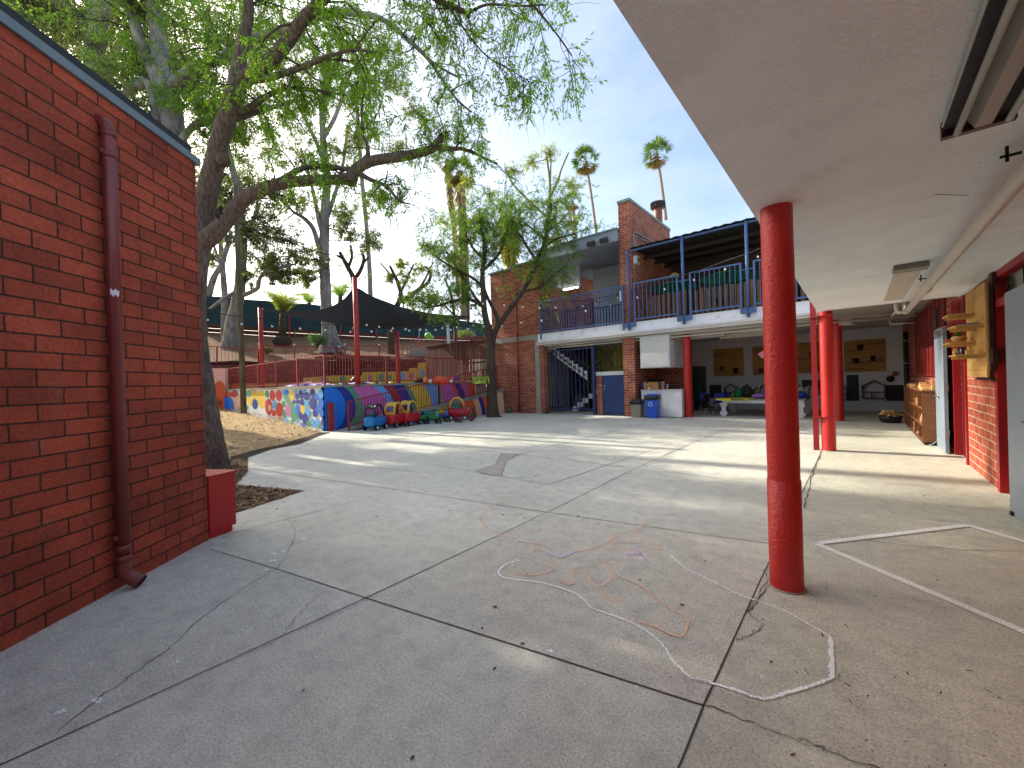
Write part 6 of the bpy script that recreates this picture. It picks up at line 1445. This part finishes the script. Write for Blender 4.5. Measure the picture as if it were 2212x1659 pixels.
# --- small courtyard tree
t3=thing('tree',(-12.45,13.3,0),'slim young tree with a sparse feathery crown beside the ramp','tree')
mb=MB();d=17.95
s0=limb(mb,[(1066,904,d,44),(1065,896,d,29),(1064,880,d,24),(1062,840,d,22),(1060,790,d,21),(1060,750,d,20),(1062,725,d,22)],12)
s1=limb(mb,[(1061,728,d,16),(1052,700,d,15),(1046,669,d,13),(1044,630,d,12),(1042,590,d,10),(1047,550,d,9),(1046,520,d,8),(1038,490,d,6),(1034,455,d,4)],9)
s2=limb(mb,[(1063,728,d,16),(1077,702,17.8,12),(1100,670,17.7,11),(1124,637,17.6,11),(1145,600,17.5,10),(1156,572,17.5,10),(1171,538,17.5,8),(1180,505,17.5,6),(1188,470,17.5,4),(1192,440,17.5,3)],9)
s3=limb(mb,[(1050,668,d,9),(1032,655,17.9,8),(1008,646,17.8,7),(970,653,17.7,6),(938,662,17.7,4),(905,650,17.6,3)],7)
s4=limb(mb,[(1070,712,18,9),(1075,690,18.2,9),(1062,660,18.3,8),(1052,640,18.3,7),(1042,610,18.3,6)],7)
s5=limb(mb,[(1042,585,d,8),(1060,568,d,7),(1080,545,d,6),(1092,510,d,5),(1100,480,d,4)],7)
s6=limb(mb,[(1046,560,d,7),(1025,540,d,6),(1010,515,d,5),(1000,490,d,4)],7);s7=limb(mb,[(1044,620,d,8),(1020,600,d,6),(990,585,d,5),(950,560,d,4),(920,530,d,3)],7)
s8=limb(mb,[(1160,565,17.5,7),(1140,535,17.4,6),(1125,510,17.4,5),(1105,490,17.4,3)],7);s9=limb(mb,[(1171,540,17.5,6),(1195,520,17.3,5),(1220,510,17.2,4),(1245,506,17.1,2.5)],7);s10=limb(mb,[(1130,630,17.6,6),(1160,622,17.3,5),(1190,600,17.1,4),(1215,580,17,3)],6)
s11=limb(mb,[(1046,665,d,9),(1025,640,18.1,6),(1000,600,18.2,5),(975,560,18.3,4),(950,520,18.3,3)],6)
mb.build('trunk',BARK3,t3);LV=Leaves();fb_=MB();random.seed(66)
grow(fb_,LV,[s1,s2,s5,s6,s8,s9],200,6,(.5,1.9),(.3,.7),5,.075,.4,.35,comp=.16,start=.45,r0=.012)
grow(fb_,LV,[s3,s7,s10,s11],130,5,(.3,1.4),(.3,.6),5,.075,.5,.2,comp=.16,start=.3,r0=.01)
fb_.build('twigs',BARK3,t3);LV.build('leaves',LF2,t3)
# --- trees behind the building
d=34
e12=euc(at(1175,600,d),'pale-limbed pollarded tree with a thin crown behind the brick building','' or
 [[(1180,640,d,9.6),(1176,560,d,9.0),(1180,500,d,7.8),(1186,450,d,7.2),(1188,400,d,5.4),(1184,360,d,4.2),(1178,325,d,3.0)],[(1187,430,d,5.4),(1205,390,d,4.8),(1213,365,d,3.6),(1228,330,d,3.0)],[(1183,470,d,5.4),(1150,440,d,4.2),(1110,400,d,3.6),(1090,360,d,2.4)],[(1188,410,d,4.2),(1190,350,d,3.0),(1188,320,d,2.4)],[(1182,520,d,5.4),(1130,480,d,4.2),(1075,450,d,3.0),(1040,400,d,2.4)],[(1182,500,d,4.8),(1220,470,d,3.6),(1240,440,d,2.4)]],
 [(1185,330,d,7.8),(1235,400,d,12.0),(1110,370,d,14.4),(1060,420,d,15.6),(1150,350,d,12.0),(1010,400,d,15.6),(1200,450,d,15.6),(1150,450,d,14.4),(1235,480,d,13.2),(1090,480,d,15.6),(1030,480,d,14.4),(1205,520,d,13.2),(960,480,d,15.6),(930,540,d,14.4),(980,560,d,14.4)],LFY,BARKG,.16,.03,14,None,'pollarded_tree',.2,60,.2)
d=30
e13=euc(at(960,740,d),'leafy tree above the right end of the windscreen','' or [[(985,735,d,7.2),(982,690,d,6.6),(975,640,d,5.4),(960,600,d,4.2)],[(1012,700,d,6.0),(1008,640,d,5.4),(1006,580,d,4.8),(1004,520,d,4.2)],[(980,680,d,4.2),(960,660,d,3.6),(940,650,d,3.0)]],
 [(960,690,d,10.8),(985,700,d,9.6),(1030,700,d,12.0),(945,640,d,10.8),(975,620,d,12.0),(1020,660,d,10.8),(1035,610,d,10.8)],LFD,BARK3,.15,.03,34,None,'leafy_tree',.3,9)
# --- palms
FAN=leafmat('palm_fan_green',[(56,90,40),(88,120,52),(120,140,70)],.3);DEAD=leafmat('dead_palm_skirt',[(110,88,56),(150,124,84),(176,150,104),(96,82,50)],.3);DEADY=leafmat('yellowing_skirt',[(120,116,46),(160,146,52),(196,176,60),(100,100,44)],.35)
def fan(V,base,dir_,pet,R,nb=14,w=.05):
    d_=Vector(dir_).normalized();c=base+d_*pet;s=d_.cross(Vector((0,0,1)));s=s.normalized() if s.length>.1 else Vector((1,0,0));u=s.cross(d_)
    V+= [base-s*.02,base+s*.02,c+s*.02,c-s*.02]
    for i in range(nb):
        a=-1.35+2.7*i/(nb-1);e=(d_*math.cos(a)+s*math.sin(a)*.95+u*random.uniform(-.25,.1));e.z-=.12+.25*abs(math.sin(a))
        e=e.normalized()*R*random.uniform(.8,1.1);o=e.cross(u).normalized()*w*R
        V+= [c,c+e*.55+o,c+e,c+e*.55-o]
def palm(loc_px,crown_px,d,wpx,R,label,nf=34,skirt=0,skirtm=None,skw=1.,nameg='tall fan palms beyond the buildings',tb=1.25):
    x0,y0=loc_px;x1,y1=crown_px;base=at(x0,y0,d);top=at(x1,y1,d)
    t=thing('fan_palm',base,label,'palm tree',nameg);mb=MB();rr=wpx*d/880/2
    mid=base*.5+top*.5+RD*(.3*rr)
    mb.tube(spl([base,mid,top],5),[rr*tb+(rr-rr*tb)*i/10 for i in range(11)],8);mb.build('trunk',mat('palm_trunk_grey',(140,124,108),.9,.15,3,.3,10),t)
    V=[]
    for i in range(nf):
        a=random.uniform(0,6.283);el=random.uniform(-.75,1.45)
        fan(V,top,(math.cos(a)*math.cos(el),math.sin(a)*math.cos(el),math.sin(el)),R*.55,R*.55)
    npmesh('crown',np.array([tuple(v) for v in V]),4,FAN,t)
    V=[]
    for i in range(20):
        a=random.uniform(0,6.283);el=random.uniform(-1.45,-.35);fan(V,top-Vector((0,0,R*.02)),(math.cos(a)*math.cos(el),math.sin(a)*math.cos(el),math.sin(el)),R*.45,R*.5)
    if skirt:
        ax=(top-base).normalized();L=skirt*d/880;n=int(260*skw)
        for i in range(n):
            f=random.random();p=top-ax*(L*f);a=random.uniform(0,6.283);w=rr*skw*(.9+.9*math.sin(math.pi*min(1,f*.9+.1)))
            o=Vector((math.cos(a),math.sin(a),0));q=p+o*w*.7;e=Vector((0,0,-1))*R*random.uniform(.25,.5)+o*w*.6;s=Vector((-o.y,o.x,0))*.09
            V+= [q-s,q+s,q+s*.5+e,q-s*.5+e]
    npmesh('dead_skirt',np.array([tuple(v) for v in V]),4,skirtm or DEAD,t)
    return t
random.seed(77)
palm((1289,508),(1266,348),46,5,1.75,'tall thin fan palm, left of the two that stand clear against the sky',38)
palm((1439,475),(1419,332),44,5.5,1.75,'tall fan palm right of the brick fin, rising behind the flue',38)
palm((1247,545),(1236,435),50,7,1.35,'smaller fan palm half hidden behind the pollarded tree',26)
palm((1005,690),(993,372),38,17,1.7,'thick skirted fan palm behind the feathery courtyard tree',44,230,None,1.0)
palm((992,640),(966,345),43,9,1.5,'darker fan palm crown leaning behind the thick skirted palm',34,120,None,1.0)
palm((1105,620),(1099,462),33,17,1.25,'short palm wrapped in a shaggy yellowing skirt, left of the brick fin',22,105,DEADY,1.5)
# pinnate palms on the slope
def pinn(px,py,d,Rpx,n,label,trunkpx=None,m=LFY,name='feather_palm'):
    c=at(px,py,d);R=Rpx*d/880;t=thing(name,c,label,'palm tree','feathery palms on the hillside');V=[];mb=MB()
    for i in range(n):
        a=random.uniform(0,6.283);el=random.uniform(.65,1.5);h=Vector((math.cos(a),math.sin(a),0));pts=[]
        for k in range(9):
            f=k/8;pts.append(c+h*(R*f*math.cos(el*(1-.5*f)))+Vector((0,0,R*(f*math.sin(el)*1.3-.62*f*f))))
        mb.tube(pts,[.02-.0018*k for k in range(9)],4,0,False)
        for k in range(1,9):
            for u in(0,.33,.66):
                p=pts[k-1]*(1-u)+pts[k]*u;ax=(pts[k]-pts[k-1]).normalized();s=ax.cross(Vector((0,0,1)));s=s.normalized() if s.length>.1 else RD
                for q in(-1,1):
                    e=(s*q*.9+ax*.5+Vector((0,0,-.15))).normalized()*R*.28*(1-.6*abs(k/8-.4));o=ax*.022
                    V+= [p-o,p+o,p+e*.6+o,p+e]
    mb.build('frond_stems',BARKG,t);npmesh('fronds',np.array([tuple(v) for v in V]),4,m,t)
    if trunkpx:
        b=MB();q=at(trunkpx[0],trunkpx[1],d);b.tube([q,c],[.28,.2],10);b.ell(tuple(q+Vector((0,0,.0))),.6,.6,.42,14,8,0,.15);b.build('trunk',BARK3,t)
    return t
palm1=pinn(611,672,28.6,64,26,'feathery palm with a dark round base, right of the left red post',(610,738))
pinn(735,640,40,52,16,'feathery palm fronds showing behind the big eucalyptus trunk',(735,690),LF2)
pinn(668,655,42,50,14,'feathery palm fronds above the windscreen, left of the big eucalyptus',(668,690),LF2)
# bushes
def bush(px,py,d,rx,rz_,label,m,n=2600,ll=.11):
    c=at(px,py,d);k=d/880;t=thing('bush',(c.x,c.y,c.z-rz_*k),label,'bush');LV=Leaves();mb=MB()
    for i in range(14):
        a=random.uniform(0,6.283);r_=random.uniform(.2,.95)*rx*k;p=Vector((c.x+r_*math.cos(a),c.y+r_*math.sin(a)*.8,c.z+random.uniform(-.5,.6)*rz_*k))
        clump(LV,p,rx*k*.34,n//14,ll,ll*.22,-.2,.8);mb.tube([Vector((c.x,c.y,c.z-rz_*k*1.5)),p],[.02,.008],4,0,False)
    mb.build('stems',BARK3,t);LV.build('leaves',m,t)
bush(683,735,26,27,12,'round light green bush at the foot of the big eucalyptus',leafmat('bush_green',[(62,98,56),(100,136,80),(140,164,110)],.3))
bush(577,756,24.5,12,6,'small dusty green plant behind the upper railing',LFE,900)
bush(1000,722,34,24,8,'grey-green scrub below the right end of the windscreen',LFE,1200)
bush(905,696,27.5,10,9,'leafy sprig hanging in front of the windscreen gap',LFD,500)
# added trees, mostly out of view on the left, to shade and dapple the courtyard
def shade_tree(x,y,z0,zc,R,n,nper,label,i,ll=.22):
    t=thing('added_shade_tree',(x,y,z0),label,'tree','added shade trees left of the courtyard');mb=MB();c=Vector((x,y,zc))
    mb.tube([Vector((x,y,z0-.2)),Vector((x+.3,y+.2,(z0+zc)/2)),c],[.28,.2,.1],10);LV=Leaves();fb_=MB()
    for k in range(7):
        a=2*math.pi*k/7;e=c+Vector((math.cos(a)*R*.6,math.sin(a)*R*.6,random.uniform(-.3,.6)*R));mb.tube([c-Vector((0,0,R*.6)),c*.5+e*.5,e],[.09,.06,.03],7)
        tufts(fb_,LV,e,R*.5,n,nper,ll,ll*.17,.5,.34)
    mb.build('trunk',BARK2,t);fb_.build('twigs',BARK3,t);LV.build('leaves',LFE,t)
random.seed(88)
SHADE_TREES=[(-14.4,.2,.3,7.9,1.9),(-19.5,2.2,.4,8.6,2.6),(-29,1.5,.6,12.5,3.6),(-22,-2.0,.5,9.5,3.0),(-33,8.5,1,15,3.4),(-17.5,-1.5,.3,7.5,2.4)]
for i,(x,y,z0,zc,R) in enumerate(SHADE_TREES): shade_tree(x,y,z0,zc,R,8 if i==0 else 19,80,'leafy tree added out past the brick building to shade the courtyard',i)

# ================================================================= STRING LIGHTS
BULB=mat('clear_bulb_glass',(226,224,214),.12,.03);SOCK=RUB
def string(label,pts,bulbs,r=.012,br=.036):
    P_=[at(*p) for p in pts];Q=spl(P_,4)
    t=thing('string_lights',P_[0],label,'string lights','festoon strings over the courtyard')
    b=MB();b.tube(Q,r,6,0);b.build('cable',RUB,t)
    for (x,y,d) in bulbs:
        c=at(x,y,d);k=d/15.*br;b=MB();b.ell(c,k,k,k*1.15,10,7);bb=b.build('bulb',BULB,t)
        b=MB();b.tube([c+Vector((0,0,k*.9)),c+Vector((0,0,k*2.5))],k*.5,6);b.tube([c+Vector((0,0,k*2.4)),c+Vector((0,0,k*4.2))],k*.15,4,0,False);b.build('socket',SOCK,bb)
string('festoon string from the near tree limb dipping to the tallest red post',[(498,470,7.7),(553,500,9),(630,525,10.5),(700,548,12),(740,552,13.5),(766,545,15)],[(492,500,7.9),(528,512,8.6),(583,524,9.6),(643,548,10.8),(706,566,12)])
string('festoon string running from the near trunk across the dotted wall to the tallest red post',[(441,664,8),(480,678,9),(516,683,10),(555,687,11),(620,694,12.5),(646,697,13),(700,701,14),(768,701,15)],[(449,691,8.2),(522,700,10),(588,705,11.7),(649,710,13),(703,713,14),(757,717,15)],.011,.034)
def c4(x,y,d): X,Y=720+.2084*x,604.8+.2084*y;return(X,Y,d)
string('upper festoon string from the tallest red post to the small tree',[c4(250,410,15.1),c4(400,442,15.3),c4(600,458,15.6),c4(850,468,16),c4(1100,468,16.5),c4(1350,430,17),c4(1570,330,17.7)],[c4(347,467,15.2),c4(475,487,15.4),c4(617,502,15.6),c4(752,510,15.8),c4(903,515,16),c4(1060,518,16.3),c4(1131,500,16.5),c4(1280,490,16.8),c4(1550,250,17.7)],.011)
string('lower festoon string from the tallest red post to the small tree',[c4(220,470,15.1),c4(390,500,15.3),c4(600,505,15.6),c4(790,500,16),c4(1000,492,16.4),c4(1220,490,16.8),c4(1560,440,17.6)],[c4(398,535,15.3),c4(600,527,15.6),c4(787,525,16),c4(963,520,16.4),c4(1217,517,16.8),c4(1395,510,17.2),c4(1558,480,17.6)],.011)
def c5(x,y,d): return (1036.8+.3125*x,403.2+.3125*y,d)
string('upper festoon string from the small tree to the first blue balcony post',[c5(20,755,17.5),c5(120,768,17.7),c5(290,795,17.6),c5(420,800,17.3),c5(620,795,17),c5(850,765,16.6),c5(1040,715,16.2)],[c5(20,808,17.5),c5(168,820,17.6),c5(295,832,17.6),c5(412,838,17.3),c5(523,835,17.2),c5(712,826,16.9),c5(798,808,16.8),c5(866,788,16.6),c5(951,768,16.4)],.011,.04)
string('festoon string sagging lower from the small tree to the first blue post',[c5(70,960,17.8),c5(200,950,17.8),c5(330,905,17.6),c5(420,860,17.4),c5(600,850,17),c5(850,790,16.6),c5(1040,722,16.2)],[c5(150,965,17.8),c5(285,940,17.7),c5(427,925,17.3),c5(732,860,16.9),c5(903,818,16.5)],.011,.04)
def c6(x,y,d): return (1325+.2083*x,403.2+.2083*y,d)
string('festoon string from the first blue post rising to the near soffit edge',[c6(170,1085,15.8),c6(350,1030,15),c6(560,960,14),c6(850,885,12.6),c6(1150,775,11.2),c6(1400,690,9.8),c6(1530,635,9)],[c6(248,1150,15.5),c6(530,1065,14.2),c6(837,968,12.7),c6(1160,858,11.2),c6(1500,728,9.3)],.011,.036)

# ================================================================= LIGHT, SKY, RENDER SETTINGS
EL=math.radians(30.);SD=Vector((-.991,-.132,0)).normalized()*math.cos(EL);SD.z=math.sin(EL)
sun=bpy.data.lights.new('sun','SUN');so=bpy.data.objects.new('sun',sun);COL.objects.link(so)
sun.energy=SUN_E;sun.angle=math.radians(.5);sun.color=(1,.93,.8);so.rotation_euler=SD.to_track_quat('Z','Y').to_euler();so.location=(-20,-5,20)
w=bpy.data.worlds.new('World');S.world=w;w.use_nodes=True;nt=w.node_tree;bg=nt.nodes['Background']
sk=nt.nodes.new('ShaderNodeTexSky');sk.sky_type='NISHITA';sk.sun_disc=False;sk.sun_elevation=EL;sk.sun_rotation=math.atan2(SD.x,SD.y);sk.altitude=50;sk.air_density=1.0;sk.dust_density=DUST;sk.ozone_density=1.2
hs=nt.nodes.new('ShaderNodeHueSaturation');hs.inputs['Saturation'].default_value=SKY_SAT;nt.links.new(sk.outputs[0],hs.inputs['Color']);
tc=nt.nodes.new('ShaderNodeTexCoord');mp=nt.nodes.new('ShaderNodeMapping');mp.inputs['Scale'].default_value=(1,1.6,3.2);nz=nt.nodes.new('ShaderNodeTexNoise');nz.inputs['Scale'].default_value=1.7;nz.inputs['Detail'].default_value=7;nz.inputs['Roughness'].default_value=.62
nt.links.new(tc.outputs['Generated'],mp.inputs[0]);nt.links.new(mp.outputs[0],nz.inputs['Vector']);cl=ramp(nt,nz.outputs['Fac'],[(.42,(0,0,0)),(.8,(.5,.5,.5))])
nt.links.new(mix(nt,cl,hs.outputs[0],(3.4,3.6,3.8)),bg.inputs[0]);bg.inputs[1].default_value=SKY_S
S.view_settings.view_transform='Standard';S.view_settings.look='None';S.view_settings.gamma=1;S.view_settings.exposure=EXPO
S.render.engine='CYCLES';S.cycles.max_bounces=8;S.cycles.diffuse_bounces=5;S.cycles.transparent_max_bounces=12;S.cycles.caustics_reflective=False;S.cycles.caustics_refractive=False
